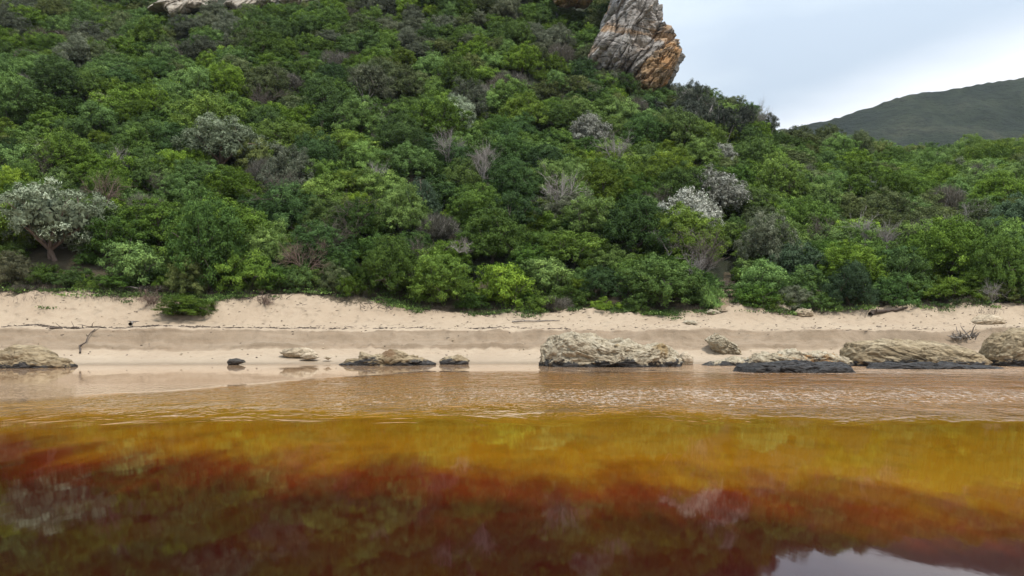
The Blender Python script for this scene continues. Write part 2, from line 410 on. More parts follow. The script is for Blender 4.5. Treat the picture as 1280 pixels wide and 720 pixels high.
# hillside under the thicket
def hz(X, Y, P):
    z = terrain(X, Y)[0]
    t = terrain(X, Y)[1]
    z = z - .25 * (1 - sst(T_BANK, T_BANK + 1.5, t)) - .1
    return z, {}
hill = obj('hillside', polar('hillside', np.arange(-900, 2300, 7.0), np.concatenate([np.arange(47.5, 60, .6), np.arange(60, 150, 1.3), np.geomspace(150, 420, 30)]), [SOIL], hz))
tag(hill, 'steep hillside soil under the coastal thicket', kind='structure')

# river bed and wide ground around
gx = np.concatenate([-np.geomspace(1500, 40, 30), np.linspace(-38, 38, 60), np.geomspace(40, 1500, 30)])
gy = np.concatenate([-np.geomspace(600, 40, 24), np.linspace(-38, 40, 90), ])
GX, GY = np.meshgrid(gx, gy)
gz = terrain(GX, GY)[0]
gz = np.where(GY < 34.05, gz, gz - .05) - .02
gz = np.where(GY < 4, np.interp(GY, [-2500, -60, -20, -8, -3, 0, 4], [6, 3, 1.6, .35, -.2, -.6, -.9]), gz)
bed = obj('river_bed', mesh_np('river_bed', np.stack([GX, GY, gz], -1).reshape(-1, 3), grid_faces(len(gx), len(gy)), [SAND], True, {'damp_shade': np.ones(gz.size), 'litter': np.zeros(gz.size)}))
tag(bed, 'sandy river bed and bank behind', kind='structure')
FY = np.geomspace(380, 1600, 12); FX = np.linspace(-1500, 1500, 20)
A, B = np.meshgrid(FX, FY)
far = obj('ground', mesh_np('ground', np.stack([A, B, 0 * A + .5], -1).reshape(-1, 3), grid_faces(20, 12), [SOIL], True))
tag(far, 'distant ground beyond the hill', kind='structure')

# far mountain
def mount_mat():
    m, n, l, p, o = mat('fynbos_slope')
    g = n.new('ShaderNodeNewGeometry'); pos = g.outputs['Position']
    a = noise(.012, 6, .62, pos, (n, l), .8); b = noise(.09, 6, .72, pos, (n, l))
    c = ramp(n, l, a.outputs['Fac'], [(.32, (.014, .022, .013)), (.5, (.032, .042, .022)), (.68, (.072, .072, .044))]).outputs[0]
    c = mixc(n, l, mrange(n, l, b.outputs['Fac'], .42, .66, 0, .8), c, (.012, .017, .010))
    l.new(c, p.inputs['Base Color']); p.inputs['Specular IOR Level'].default_value = .05; bump(n, l, p, b.outputs['Fac'], 9)
    return m
def mz(X, Y, P):
    R = 760.0
    S = ip(P, [(300, 330), (700, 260), (900, 190), (990, 160), (1015, 154), (1045, 148), (1075, 138), (1100, 130), (1135, 119), (1180, 113), (1230, 104), (1280, 97), (1400, 84), (1650, 70), (2100, 90), (3000, 200)])
    zr = z_at(S, R)
    s = np.clip((Y - 420) / (R - 420), 0, 1)
    z = zr * (s ** 1.15) + 26 * s * (1 - s) * ridged(X * .011 + .002 * Y, Y * .004, 0, 3, 81) * .8
    z = z + 2.2 * fbm(X * .04, Y * .04, 0, 3, 85) * sst(0, .2, s) * (1 - .75 * sst(.8, 1, s)) + .8 * fbm(X * .2, Y * .2, 0, 2, 86)
    over = np.maximum(0, Y - R); z = z - over * .25
    return np.maximum(z, -2), {}
mountain = obj('mountain', polar('mountain', np.concatenate([np.arange(300, 960, 20.0), np.arange(960, 1330, 1.6), np.arange(1330, 3000, 25)]), np.concatenate([np.arange(420, 760, 6.0), np.arange(760, 800, 4.), np.linspace(805, 1500, 20)]), [mount_mat()], mz))
tag(mountain, 'hazy grey-green mountain slope rising behind the thicket', kind='structure')

# ------------------------------------------------------------------ river
def water_mat():
    m, n, l, p, o = mat('tannin_river_water')
    n.remove(p)
    g = n.new('ShaderNodeNewGeometry'); pos = g.outputs['Position']
    sp = n.new('ShaderNodeSeparateXYZ'); l.new(pos, sp.inputs[0]); x, y = sp.outputs['X'], sp.outputs['Y']
    big = noise(.30, 4, .6, pos, (n, l), .6)
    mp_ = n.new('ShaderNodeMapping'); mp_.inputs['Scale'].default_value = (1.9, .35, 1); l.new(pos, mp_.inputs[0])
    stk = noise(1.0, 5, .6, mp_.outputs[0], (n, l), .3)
    # depth of the channel across the bed: shallow beyond, deep towards the viewer
    n2 = n.new('ShaderNodeMath'); n2.operation = 'MULTIPLY_ADD'; l.new(x, n2.inputs[0]); n2.inputs[1].default_value = .36; l.new(y, n2.inputs[2])
    e = mth(n, l, 'ADD', n2.outputs[0], mth(n, l, 'MULTIPLY', mth(n, l, 'SUBTRACT', big.outputs['Fac'], .5), 4.2))
    e = mth(n, l, 'ADD', e, mth(n, l, 'MULTIPLY', mth(n, l, 'SUBTRACT', stk.outputs['Fac'], .5), 3.2))  # streaks shaped like tree reflections, put into the edge of the depth colour
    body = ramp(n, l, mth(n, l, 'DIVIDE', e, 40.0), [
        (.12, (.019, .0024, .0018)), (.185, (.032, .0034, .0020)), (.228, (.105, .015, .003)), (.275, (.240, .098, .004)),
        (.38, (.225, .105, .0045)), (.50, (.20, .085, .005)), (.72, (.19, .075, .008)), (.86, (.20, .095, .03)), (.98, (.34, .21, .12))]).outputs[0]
    mot = noise(.9, 5, .65, pos, (n, l), .8)
    body = mixc(n, l, mrange(n, l, mot.outputs['Fac'], .4, .7, 0, .30), body, (.05, .022, .003))
    # ripples: wind and current break the surface over the shallow bar
    # bar zone: y from 15.5 to ~31, its far edge bending nearer on one side
    far_edge = mth(n, l, 'ADD', mrange(n, l, x, -13, -2, 18.5, 31.5), mth(n, l, 'MULTIPLY', mth(n, l, 'SUBTRACT', big.outputs['Fac'], .5), 5.0))
    z1 = mrange(n, l, mth(n, l, 'ADD', y, mth(n, l, 'MULTIPLY', mth(n, l, 'SUBTRACT', big.outputs['Fac'], .5), 5.5)), 14.6, 19.8)
    z2 = mrange(n, l, mth(n, l, 'SUBTRACT', far_edge, y), -1.0, 1.8)
    rapid = mth(n, l, 'MULTIPLY', mrange(n, l, x, 4, 9), mrange(n, l, y, 28, 31))
    bar = mth(n, l, 'MAXIMUM', mth(n, l, 'MULTIPLY', z1, z2), mth(n, l, 'MULTIPLY', rapid, 1.0))
    patch = mrange(n, l, noise(.5, 3, .5, pos, (n, l)).outputs['Fac'], .3, .65, .35, 1)
    mpa = n.new('ShaderNodeMapping'); mpa.inputs['Scale'].default_value = (1.15, .5, 1); mpa.inputs['Rotation'].default_value = (0, 0, .12); l.new(pos, mpa.inputs[0])
    r1 = noise(3.0, 3, .6, mpa.outputs[0], (n, l), .5); r2 = noise(1.3, 3, .5, mpa.outputs[0], (n, l), .3)
    calm = noise(.8, 2, .5, mpa.outputs[0], (n, l)); calm2 = noise(6, 2, .5, mpa.outputs[0], (n, l))
    hc = mth(n, l, 'MULTIPLY', mth(n, l, 'ADD', mth(n, l, 'MULTIPLY', calm.outputs['Fac'], 1.0), mth(n, l, 'MULTIPLY', calm2.outputs['Fac'], .06)), .0050)
    hr = mth(n, l, 'MULTIPLY', mth(n, l, 'ADD', mth(n, l, 'MULTIPLY', r1.outputs['Fac'], .24), mth(n, l, 'MULTIPLY', r2.outputs['Fac'], .20)), mth(n, l, 'MULTIPLY', bar, patch))
    h = mth(n, l, 'ADD', hc, hr)
    # short steep chop where the current drags over the near lip of the bar
    chop = mth(n, l, 'MULTIPLY', mth(n, l, 'MULTIPLY', mrange(n, l, y, 27, 20), z1), mrange(n, l, x, -7, 5, .25, 1))
    mpc = n.new('ShaderNodeMapping'); mpc.inputs['Scale'].default_value = (1.0, .45, 1); mpc.inputs['Rotation'].default_value = (0, 0, -.1); l.new(pos, mpc.inputs[0])
    r3 = noise(5.5, 2, .6, mpc.outputs[0], (n, l), .6)
    h = mth(n, l, 'ADD', h, mth(n, l, 'MULTIPLY', mth(n, l, 'MULTIPLY', r3.outputs['Fac'], .16), chop))
    # pale flecks painted into the body colour: foam and sky glints on the chop
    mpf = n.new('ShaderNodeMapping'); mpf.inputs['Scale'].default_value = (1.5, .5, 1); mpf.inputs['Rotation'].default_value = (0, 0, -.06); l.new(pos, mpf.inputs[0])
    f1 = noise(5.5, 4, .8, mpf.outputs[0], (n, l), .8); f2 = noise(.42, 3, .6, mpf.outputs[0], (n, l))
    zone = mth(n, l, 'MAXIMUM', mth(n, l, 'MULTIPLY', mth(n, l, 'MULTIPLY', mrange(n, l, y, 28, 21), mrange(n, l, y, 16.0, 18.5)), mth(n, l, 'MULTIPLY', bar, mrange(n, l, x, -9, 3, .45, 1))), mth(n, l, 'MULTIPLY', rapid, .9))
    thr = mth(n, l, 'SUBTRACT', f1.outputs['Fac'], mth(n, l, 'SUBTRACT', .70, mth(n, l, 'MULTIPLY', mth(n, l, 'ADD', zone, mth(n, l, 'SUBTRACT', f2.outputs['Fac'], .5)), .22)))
    froth_glint = mth(n, l, 'MULTIPLY', mrange(n, l, thr, 0, .12), mth(n, l, 'MINIMUM', mth(n, l, 'MULTIPLY', zone, 1.2), .7))
    body = mixc(n, l, froth_glint, body, (.55, .46, .38))
    # the far calm wedge lies only a hand deep over pale sand
    calmw = mth(n, l, 'MULTIPLY', mrange(n, l, mth(n, l, 'SUBTRACT', far_edge, y), 1.0, -1.0), mrange(n, l, y, 15, 19))
    body = mixc(n, l, calmw, body, (.34, .215, .125))
    b = n.new('ShaderNodeBump'); b.inputs['Distance'].default_value = 1.0; l.new(h, b.inputs['Height'])
    gl = n.new('ShaderNodeBsdfGlossy'); l.new(b.outputs[0], gl.inputs['Normal']); l.new(mrange(n, l, bar, 0, 1, .035, .12), gl.inputs['Roughness'])
    gl.inputs['Color'].default_value = (1, 1, 1, 1)
    df = n.new('ShaderNodeBsdfDiffuse'); l.new(body, df.inputs['Color'])
    fr = n.new('ShaderNodeFresnel'); fr.inputs['IOR'].default_value = 1.39; l.new(b.outputs[0], fr.inputs['Normal'])
    ms = n.new('ShaderNodeMixShader'); l.new(fr.outputs[0], ms.inputs[0]); l.new(df.outputs[0], ms.inputs[1]); l.new(gl.outputs[0], ms.inputs[2])
    l.new(ms.outputs[0], o.inputs[0])
    return m
WX = np.linspace(-400, 400, 41); WY = np.concatenate([np.linspace(-60, 0, 7), np.linspace(2, 41, 40)])
A, B = np.meshgrid(WX, WY)
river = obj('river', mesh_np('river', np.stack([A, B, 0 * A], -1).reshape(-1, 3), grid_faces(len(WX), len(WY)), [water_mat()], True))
tag(river, 'still tea-brown river water with amber shallows', kind='structure')
print('terrain', round(time.time() - T0, 1))

# ------------------------------------------------------------------ rocks
def worley(P, s=0):
    """cell value and edge distance for points (n,3)"""
    I = np.floor(P).astype(np.int64); best = np.full(len(P), 9.); sec = np.full(len(P), 9.); val = np.zeros(len(P))
    for dx in (-1, 0, 1):
        for dy in (-1, 0, 1):
            for dz in (-1, 0, 1):
                c = I + np.array([dx, dy, dz])
                f = np.stack([_h(c[:, 0], c[:, 1], c[:, 2], s + q) for q in (1, 2, 3)], 1) + c
                d = np.sqrt(((P - f) ** 2).sum(1)); v = _h(c[:, 0], c[:, 1], c[:, 2], s + 4)
                nb = d < best
                sec = np.where(nb, best, np.minimum(sec, d)); val = np.where(nb, v, val); best = np.where(nb, d, best)
    return val, sec - best
def lump(name, outline, Y, depth, m, label, cat='rock', group=None, nt=260, nf=110, amp=.10, cell=1.0, ledge=0.0, tilt=0.0, aniso=3.0, blocky=.12, seed=1, power=.55, smooth=True, lean=0.0):
    nt, nf = int(nt * .78), int(nf * .72)
    """A rock whose outline as seen over the water is given, with its real distance and depth."""
    if Y is None:
        cx_ = sum(p[0] for p in outline) / len(outline); Y = min(along(cx_, max(p[1] for p in outline) - 3, 0, 60)[1], 118) + 1.0
    O = np.array([((px - 640) / F * Y, z_at(py, Y)) for px, py in outline])
    c = O.mean(0) if len(O) < 5 else np.array([(O[:, 0].min() + O[:, 0].max()) / 2, (O[:, 1].min() * .55 + O[:, 1].max() * .45)])
    d = O - c; an = np.unwrap(np.arctan2(d[:, 1], d[:, 0])); 
    if an[-1] < an[0]: d = d[::-1]; an = np.unwrap(np.arctan2(d[:, 1], d[:, 0]))
    # walk the closed outline evenly
    C = np.vstack([d, d[:1]]); seg = np.r_[0, np.cumsum(np.linalg.norm(np.diff(C, axis=0), axis=1))]
    t = np.linspace(0, seg[-1], nt, endpoint=False)
    ox = np.interp(t, seg, C[:, 0]); oz = np.interp(t, seg, C[:, 1])
    ph = np.linspace(-PI / 2, PI / 2, nf)
    cp = np.abs(np.cos(ph)) ** power; sp_ = np.sign(np.sin(ph)) * np.abs(np.sin(ph)) ** 1.0
    X = c[0] + cp[:, None] * ox[None]; Z = c[1] + cp[:, None] * oz[None]; Yv = Y + depth * sp_[:, None] + 0 * ox[None] + lean * (cp[:, None] * oz[None])
    P = np.stack([X, Yv, Z], -1).reshape(-1, 3)
    dirn = np.stack([cp[:, None] * ox[None] / (np.abs(ox).max()), 1.2 * sp_[:, None] + 0 * ox[None], cp[:, None] * oz[None] / max(np.abs(oz).max(), .1)], -1).reshape(-1, 3)
    dirn /= np.linalg.norm(dirn, axis=1, keepdims=True) + 1e-9
    ct, st = math.cos(tilt), math.sin(tilt)
    Q = np.stack([(P[:, 0] * ct + P[:, 2] * st) / aniso, P[:, 1] / aniso * 1.6, -P[:, 0] * st + P[:, 2] * ct], 1) / cell
    Q = Q + .35 * np.stack([vn(*(Q * 1.3).T, s=seed), vn(*(Q * 1.3 + 5).T, s=seed), vn(*(Q * 1.3 + 9).T, s=seed)], 1)
    v, e = worley(Q, seed); v2, e2 = worley(Q * 2.7, seed + 9)
    disp = blocky * ((v - .5) * 2 + (v2 - .5) * .9) * cell - blocky * (.9 if ledge else .35) * cell * (np.exp(-e * 14) + .5 * np.exp(-e2 * 12))
    disp = disp + amp * cell * (fbm(*(Q * 1.6).T, o=5, s=seed, g=.58) + .5 * ridged(*(Q * 4).T, o=3, s=seed + 3) - .8 * np.maximum(0, fbm(*(Q * 3.1 + 31).T, o=3, s=seed + 6) - .15))
    if ledge:
        w_ = Q[:, 2] * .9 + .35 * vn(*(Q * .6).T, s=seed + 4); fr_ = w_ - np.floor(w_); st_ = _h(np.floor(w_).astype(np.int64), 0, 0, seed)
        disp = disp + ledge * cell * ((st_ - .5) * 1.3 + .55 * fr_ - .9 * np.exp(-((fr_ - .02) / .07) ** 2))
    P = P + dirn * disp[:, None]
    me = mesh_np(name, P, np.concatenate([np.stack([(i := np.arange(nt * nf).reshape(nf, nt))[:-1], np.roll(i[:-1], -1, 1), np.roll(i[1:], -1, 1), i[1:]], -1).reshape(-1, 4)]), [m], smooth)
    o = obj(name, me); return tag(o, label, cat, group)
CRAG = [(780, -60), (788, -8), (797, 4), (804, 10), (811, 13), (818, 22), (819, 34), (813, 40), (820, 44), (822, 50), (831, 55), (838, 60), (843, 65), (846, 72), (840, 80), (834, 92), (826, 104), (815, 120), (800, 132), (780, 130), (760, 126), (738, 116), (729, 104), (734, 84), (741, 70), (750, 54), (758, 38), (766, 20), (772, 0), (764, -50)]
def in_poly(px, py, P):
    c = False; j = len(P) - 1
    for i in range(len(P)):
        if (P[i][1] > py) != (P[j][1] > py) and px < (P[j][0] - P[i][0]) * (py - P[i][1]) / (P[j][1] - P[i][1]) + P[i][0]: c = not c
        j = i
    return c
KEEP_CLEAR = [([(784, -60), (880, -60), (850, 76), (826, 108), (806, 112), (788, 98), (762, 90), (736, 92), (733, 82), (741, 64), (752, 52), (760, 34), (770, 10)], 70), 
              ([(690, -40), (742, -40), (736, 8), (724, 12), (692, 8)], 70), ([(196, 16), (206, -20), (410, -20), (404, 6), (350, 8), (322, 14), (292, 18), (280, 4), (240, 22), (222, 32), (214, 20)], 70),
              ([(122, -20), (166, -20), (160, 5), (124, 5)], 70)]
def in_crag(px, py, Y):
    return any(Y > y0 and in_poly(px, py, P) for P, y0 in KEEP_CLEAR)
crag = lump('rock_crag', CRAG, 99.5, 7.2, CLIFF, 'tall grey rock crag with orange patches leaning over the hillside', 'crag', nt=560, nf=230, amp=.16, cell=2.3, ledge=.30, tilt=math.radians(62), aniso=2.6, blocky=.20, seed=5, power=.5)
corner = lump('rock_block', [(789, 106), (800, 84), (810, 72), (826, 66), (838, 62), (847, 71), (842, 82), (835, 94), (827, 106), (815, 122), (803, 130), (790, 120)], 95.0, 3.8, CLIFF2, 'rusty orange overhanging block', None, nt=300, nf=140, amp=.16, cell=1.5, ledge=.25, tilt=math.radians(48), aniso=2.4, blocky=.2, seed=8, power=.45)
slab = lump('rock_slab', [(768, 64), (778, 38), (790, 20), (800, 16), (806, 26), (801, 44), (793, 62), (786, 84), (776, 96), (765, 98), (760, 84)], 94.6, 3.0, CLIFF, 'grey slab on the inner face', None, nt=300, nf=140, amp=.14, cell=1.3, ledge=.25, tilt=math.radians(60), aniso=3.4, blocky=.2, seed=18, power=.45)
corner.parent = crag; slab.parent = crag
lump('rock_outcrop', [(684, -30), (746, -30), (738, 4), (730, 12), (716, 5), (704, 13), (694, 9)], 104, 2.2, CLIFF2, 'orange and grey outcrop at the top edge beside the crag', 'rock', nt=240, nf=100, amp=.14, cell=1.6, tilt=1.1, blocky=.2, seed=12, lean=1.0)
lump('rock_outcrop', [(196, 18), (206, 0), (222, -20), (252, -24), (262, -6), (256, 8), (238, 18), (226, 31), (218, 24), (212, 14)], None, 1.6, OUTCROP, 'pale tan outcrop at the top of the hill, largest of the summit outcrops', 'rock', nt=240, nf=100, amp=.16, cell=1.6, tilt=.9, blocky=.22, seed=13, lean=1.3)
lump('rock_outcrop', [(284, 12), (290, -4), (306, -16), (344, -18), (340, 1), (322, 12), (308, 22), (294, 15)], None, 1.6, OUTCROP, 'pale tan outcrop at the top of the hill with brown stains, second from the left', 'rock', nt=240, nf=100, amp=.16, cell=1.6, tilt=.9, blocky=.22, seed=14, lean=1.3)
lump('rock_outcrop', [(352, 9), (360, -12), (402, -14), (400, 8), (376, 11)], None, 1.4, OUTCROP, 'small pale outcrop strip on the summit, nearest the middle of the hill', 'rock', nt=200, nf=80, amp=.16, cell=1.4, tilt=.9, blocky=.2, seed=15, lean=1.3)
lump('rock_outcrop', [(122, 3), (132, -10), (158, -12), (164, -3), (156, 3), (140, 1)], None, 1.3, OUTCROP, 'whitest small outcrop on the summit, farthest to the left', 'rock', nt=160, nf=70, amp=.12, cell=1.2, tilt=.9, blocky=.16, seed=16, lean=1.3)

BK_ = 'boulders along the river edge'
def foot(pts, low=478): return pts + [(pts[-1][0] - 2, low), (pts[0][0] + 2, low)]
lump('boulder', foot([(-44, 456), (-36, 446), (-10, 440), (8, 438), (22, 433), (32, 435), (44, 434), (58, 439), (72, 446), (86, 450), (93, 457)]), 35.4, 1.0, ROCK_OCHRE, 'low tan rock with a black wet foot at the far left of the shore', 'rock', None, cell=.42, amp=.12, aniso=1.8, tilt=-.2, blocky=.14, seed=21)
lump('stone', [(284, 452), (287, 449), (296, 448), (305, 450), (307, 453), (296, 456), (286, 456)], 37.6, .28, ROCK_DARK, 'small dark stone lying alone in the shallows', 'rock', None, 90, 40, cell=.2, seed=22, amp=.08)
lump('stone', [(350, 440), (358, 436), (372, 435), (384, 436), (392, 438), (398, 443), (392, 447), (360, 447)], 39.9, .5, ROCK_SANDY, 'flat sand-coloured stone half buried near the water, larger of two', 'rock', None, 120, 50, cell=.25, seed=23, amp=.12)
lump('stone', [(374, 446), (382, 441), (392, 442), (399, 447), (384, 450)], 39.0, .3, ROCK_SANDY, 'small brownish stone in front of the flat sand-coloured stone', 'rock', None, 90, 40, cell=.2, seed=24, amp=.1)
lump('stone', [(404, 447), (409, 445), (415, 447), (410, 450)], 38.9, .15, ROCK_SANDY, 'tiny pale stone on the wet sand right of the flat stones', 'rock', None, 60, 30, cell=.15, seed=25, amp=.1)
lump('reef_rock', foot([(426, 455), (436, 449), (448, 448), (452, 441), (462, 445), (476, 444), (488, 439), (504, 441), (510, 445), (524, 446), (532, 450), (544, 454)], 466), 37.6, .9, ROCK_OCHRE, 'low jagged brown reef rock with black edge in the shallows', 'rock', None, 260, 90, cell=.3, seed=26, amp=.14, blocky=.2, tilt=.1, aniso=2)
lump('reef_rock', foot([(550, 452), (556, 447), (566, 446), (572, 443), (580, 446), (586, 452)], 462), 38.2, .5, ROCK_OCHRE, 'small dark reef rock beside the larger jagged one', 'rock', None, 120, 50, cell=.22, seed=27, amp=.14, blocky=.2)
lump('boulder', foot([(676, 452), (677, 440), (681, 430), (688, 423), (700, 418), (714, 416), (724, 419), (738, 421), (752, 423), (764, 427), (778, 425), (790, 428), (800, 432), (812, 434), (822, 430), (836, 434), (846, 441), (852, 450)], 480), 37.0, 1.7, ROCK_PALE, 'largest pale cream boulder with cracked top and black waterline', 'rock', None, 460, 180, cell=.5, amp=.17, blocky=.17, aniso=1.9, tilt=-.12, seed=28)
lump('stone', foot([(846, 452), (852, 442), (858, 439), (864, 445), (866, 452)], 464), 38.0, .5, ROCK_SANDY, 'small tan rock leaning on the thin end of the largest pale boulder', 'rock', None, 110, 50, cell=.25, seed=29, amp=.12)
lump('boulder', [(883, 425), (889, 420), (895, 416), (900, 420), (905, 421), (911, 427), (919, 431), (923, 438), (930, 446), (900, 447), (890, 436)], 41.2, .6, ROCK_PALE, 'pale angular rock embedded in the cut sand bank by the path', 'rock', None, 200, 80, cell=.26, amp=.15, blocky=.25, seed=30, aniso=1.4)
lump('shelf_rock', foot([(878, 456), (890, 452), (904, 450), (916, 446), (930, 447), (944, 452), (950, 456)], 466), 37.4, .8, ROCK_SHELF, 'thin low tan shelf rock between the largest boulder and the black slab', 'rock', None, 200, 70, cell=.25, seed=31, amp=.1)
lump('shelf_rock', foot([(928, 456), (936, 447), (946, 442), (958, 441), (968, 444), (982, 441), (994, 438), (1004, 443), (1018, 441), (1030, 440), (1044, 446), (1058, 448), (1070, 455)], 470), 36.9, .9, ROCK_SHELF, 'broken pale shelf rock with orange stains behind the black slab', 'rock', None, 320, 100, cell=.3, seed=32, amp=.17, blocky=.26)
lump('shelf_rock', foot([(918, 466), (924, 459), (938, 455), (960, 454), (990, 452), (1020, 455), (1044, 453), (1058, 458), (1068, 466)], 484), 32.0, 1.1, ROCK_BLACK, 'flat wet black slab in the river, lowest and nearest of the rocks', 'rock', None, 320, 110, cell=.34, seed=33, amp=.13, blocky=.2, tilt=.15, power=.35)
lump('boulder', foot([(1052, 452), (1056, 440), (1062, 430), (1074, 426), (1086, 427), (1100, 424), (1118, 427), (1136, 426), (1154, 427), (1172, 429), (1190, 432), (1206, 436), (1220, 444), (1230, 452)], 476), 37.2, 1.7, ROCK_OCHRE, 'long ochre boulder with slanting grain and a dark hollow foot', 'rock', None, 420, 160, cell=.40, amp=.15, blocky=.15, aniso=3.0, tilt=-.28, seed=34)
lump('shelf_rock', foot([(1082, 461), (1092, 455), (1112, 453), (1134, 456), (1156, 455), (1180, 454), (1206, 456), (1236, 457), (1260, 461)], 474), 34.4, .7, ROCK_BLACK, 'long low wet black ledge in front of the ochre boulder', 'rock', None, 320, 90, cell=.3, seed=35, amp=.13, blocky=.2, power=.4)
lump('boulder', foot([(1232, 452), (1234, 438), (1240, 426), (1250, 418), (1264, 413), (1280, 411), (1300, 414), (1318, 424), (1330, 438), (1334, 452)], 472), 37.2, 1.5, ROCK_OCHRE, 'tall rounded ochre boulder at the far right of the shore', 'rock', None, 300, 140, cell=.5, amp=.13, blocky=.1, aniso=1.5, tilt=.5, seed=36)
lump('stone', [(1222, 447), (1228, 441), (1236, 443), (1238, 450), (1228, 452)], 38.0, .3, ROCK_DARK, 'small dark stone wedged between the two ochre boulders', 'rock', None, 80, 40, cell=.2, seed=37)
lump('stone', [(1214, 402), (1222, 396), (1236, 393), (1248, 397), (1252, 405), (1236, 409), (1218, 408)], 46.0, .7, ROCK_SANDY, 'sandy lump of rock on the upper beach at the right', 'rock', None, 140, 60, cell=.3, seed=38, amp=.14)
lump('stone', [(881, 391), (888, 387), (898, 388), (903, 391), (892, 394)], 48.4, .35, ROCK_PALE, 'white flat stone at the mouth of the footpath', 'rock', None, 90, 40, cell=.2, seed=39)
lump('stone', [(852, 403), (858, 400), (868, 401), (872, 404), (862, 406)], 45.6, .3, ROCK_PALE, 'pale grey stone on the upper beach below the vine mound', 'rock', None, 90, 40, cell=.2, seed=40)
lump('stone', [(960, 388), (968, 382), (980, 380), (988, 385), (992, 392), (970, 394)], 48.6, .35, ROCK_SANDY, 'knobbly sandstone lump right of the footpath under the bright bush', 'rock', None, 110, 50, cell=.2, seed=41, amp=.22, blocky=.25)
lump('stone', [(992, 391), (1000, 386), (1012, 388), (1018, 395), (1000, 398)], 48.0, .3, ROCK_SANDY, 'smaller sandstone lump between the footpath and the dark feathery bush', 'rock', None, 90, 40, cell=.2, seed=42, amp=.22, blocky=.25)

# ------------------------------------------------------------------ plant building
def quads(C, Nn, length, width, rng, tang=None):
    """Pointed leaf quads at C facing Nn."""
    n = len(C)
    if tang is None:
        r = rng.normal(size=(n, 3)); tang = np.cross(Nn, r)
    tang /= np.linalg.norm(tang, axis=1, keepdims=True) + 1e-9
    bt = np.cross(Nn, tang); bt /= np.linalg.norm(bt, axis=1, keepdims=True) + 1e-9
    length = np.broadcast_to(np.asarray(length), (n,))[:, None]; width = np.broadcast_to(np.asarray(width), (n,))[:, None]
    a = C - tang * length * .5 - bt * width * .5; b = C + tang * length * .5; c = C - tang * length * .4 + bt * width * .5
    return np.stack([a, b, c], 1).reshape(-1, 3)
def leaf_crown(seed, R, Hh, base, lobes, lr, nf_, cr, leaf, per, flat=.75, aspect=.6, up=.35, lean=0, gaps=0.0, core=1200, droop=.25, stars=0, jit=.55):
    """Crown of leafy florets gathered on rounded lobes over a dome; returns vertices, tint and the floret centres."""
    rng = np.random.default_rng(seed)
    k = np.arange(lobes) + .5
    zc = 1 - k / lobes * (1 + droop); th = k * 2.39996 + rng.uniform(0, .6, lobes) + seed
    rr = np.sqrt(np.maximum(0, 1 - np.clip(zc, 0, 1) ** 2)); q = rng.uniform(.62, 1.0, lobes)
    LC = np.stack([(R - lr * .6) * rr * np.cos(th) * q, (R - lr * .6) * rr * np.sin(th) * q, base + (Hh - lr * .4) * zc * rng.uniform(.8, 1.05, lobes)], 1)
    Vs, Ts, cen = [], [], []
    for c0 in LC:
        if rng.uniform() < gaps: continue
        L_ = lr * rng.uniform(.7, 1.3); lt = rng.uniform(.0, .35)
        n_ = max(4, int(nf_ * (L_ / lr) ** 2))
        kk = np.arange(n_) + .5
        fz = np.clip(1 - kk / n_ * 1.45 + rng.normal(0, .13, n_), -.6, 1); fr = np.sqrt(np.maximum(0, 1 - fz ** 2)); ft = kk * 2.39996 + rng.uniform(0, 6) + rng.normal(0, .45, n_)
        for a_, b_, c_ in zip(fz, fr, ft):
            u = np.array([b_ * math.cos(c_), b_ * math.sin(c_), a_])
            if rng.uniform() < .10: continue
            fc = c0 + u * L_ * np.array([1, 1, flat]) * rng.uniform(.72, 1.14)
            if fc[2] < .05: continue
            r = cr * rng.uniform(.55, 1.5); m = int(per * (r / cr) ** 1.8)
            sq = np.array([rng.uniform(.7, 1.45), rng.uniform(.7, 1.45), rng.uniform(.55, .95)])
            d = rng.normal(size=(m, 3)) + u * .9 + np.array([0, 0, .5]); d /= np.linalg.norm(d, axis=1, keepdims=True)
            P = fc + d * r * sq * (rng.uniform(.35, 1.25, m) * (1 + .35 * vn(d[:, 0] * 2.2 + fc[0] * 3, d[:, 1] * 2.2 + fc[1] * 3, d[:, 2] * 2.2)))[:, None]
            Nn = d + u * .3 + np.array([0, 0, up]) + rng.normal(0, jit, (m, 3)); Nn /= np.linalg.norm(Nn, axis=1, keepdims=True)
            Vs.append(quads(P, Nn, leaf * rng.uniform(.7, 1.35, m), leaf * aspect * rng.uniform(.8, 1.2, m), rng))
            t = np.clip(lt + rng.uniform(.0, .45) + rng.normal(0, .13, m) + .3 * (rng.uniform(size=m) < .06), 0, 1)
            if stars: t = np.where(rng.uniform(size=m) < stars, rng.uniform(.5, 1.0, m), t * .8)
            Ts.append(np.repeat(t, 3)); cen.append(fc)
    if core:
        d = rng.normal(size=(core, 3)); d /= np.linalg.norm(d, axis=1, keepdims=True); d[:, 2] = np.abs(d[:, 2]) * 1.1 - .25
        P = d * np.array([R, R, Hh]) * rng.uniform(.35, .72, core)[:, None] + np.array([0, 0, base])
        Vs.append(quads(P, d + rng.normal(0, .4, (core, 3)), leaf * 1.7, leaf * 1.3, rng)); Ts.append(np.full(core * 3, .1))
    V = np.concatenate(Vs); V[:, 0] += lean * np.maximum(0, V[:, 2]) * .2
    return V, np.concatenate(Ts), np.array(cen)
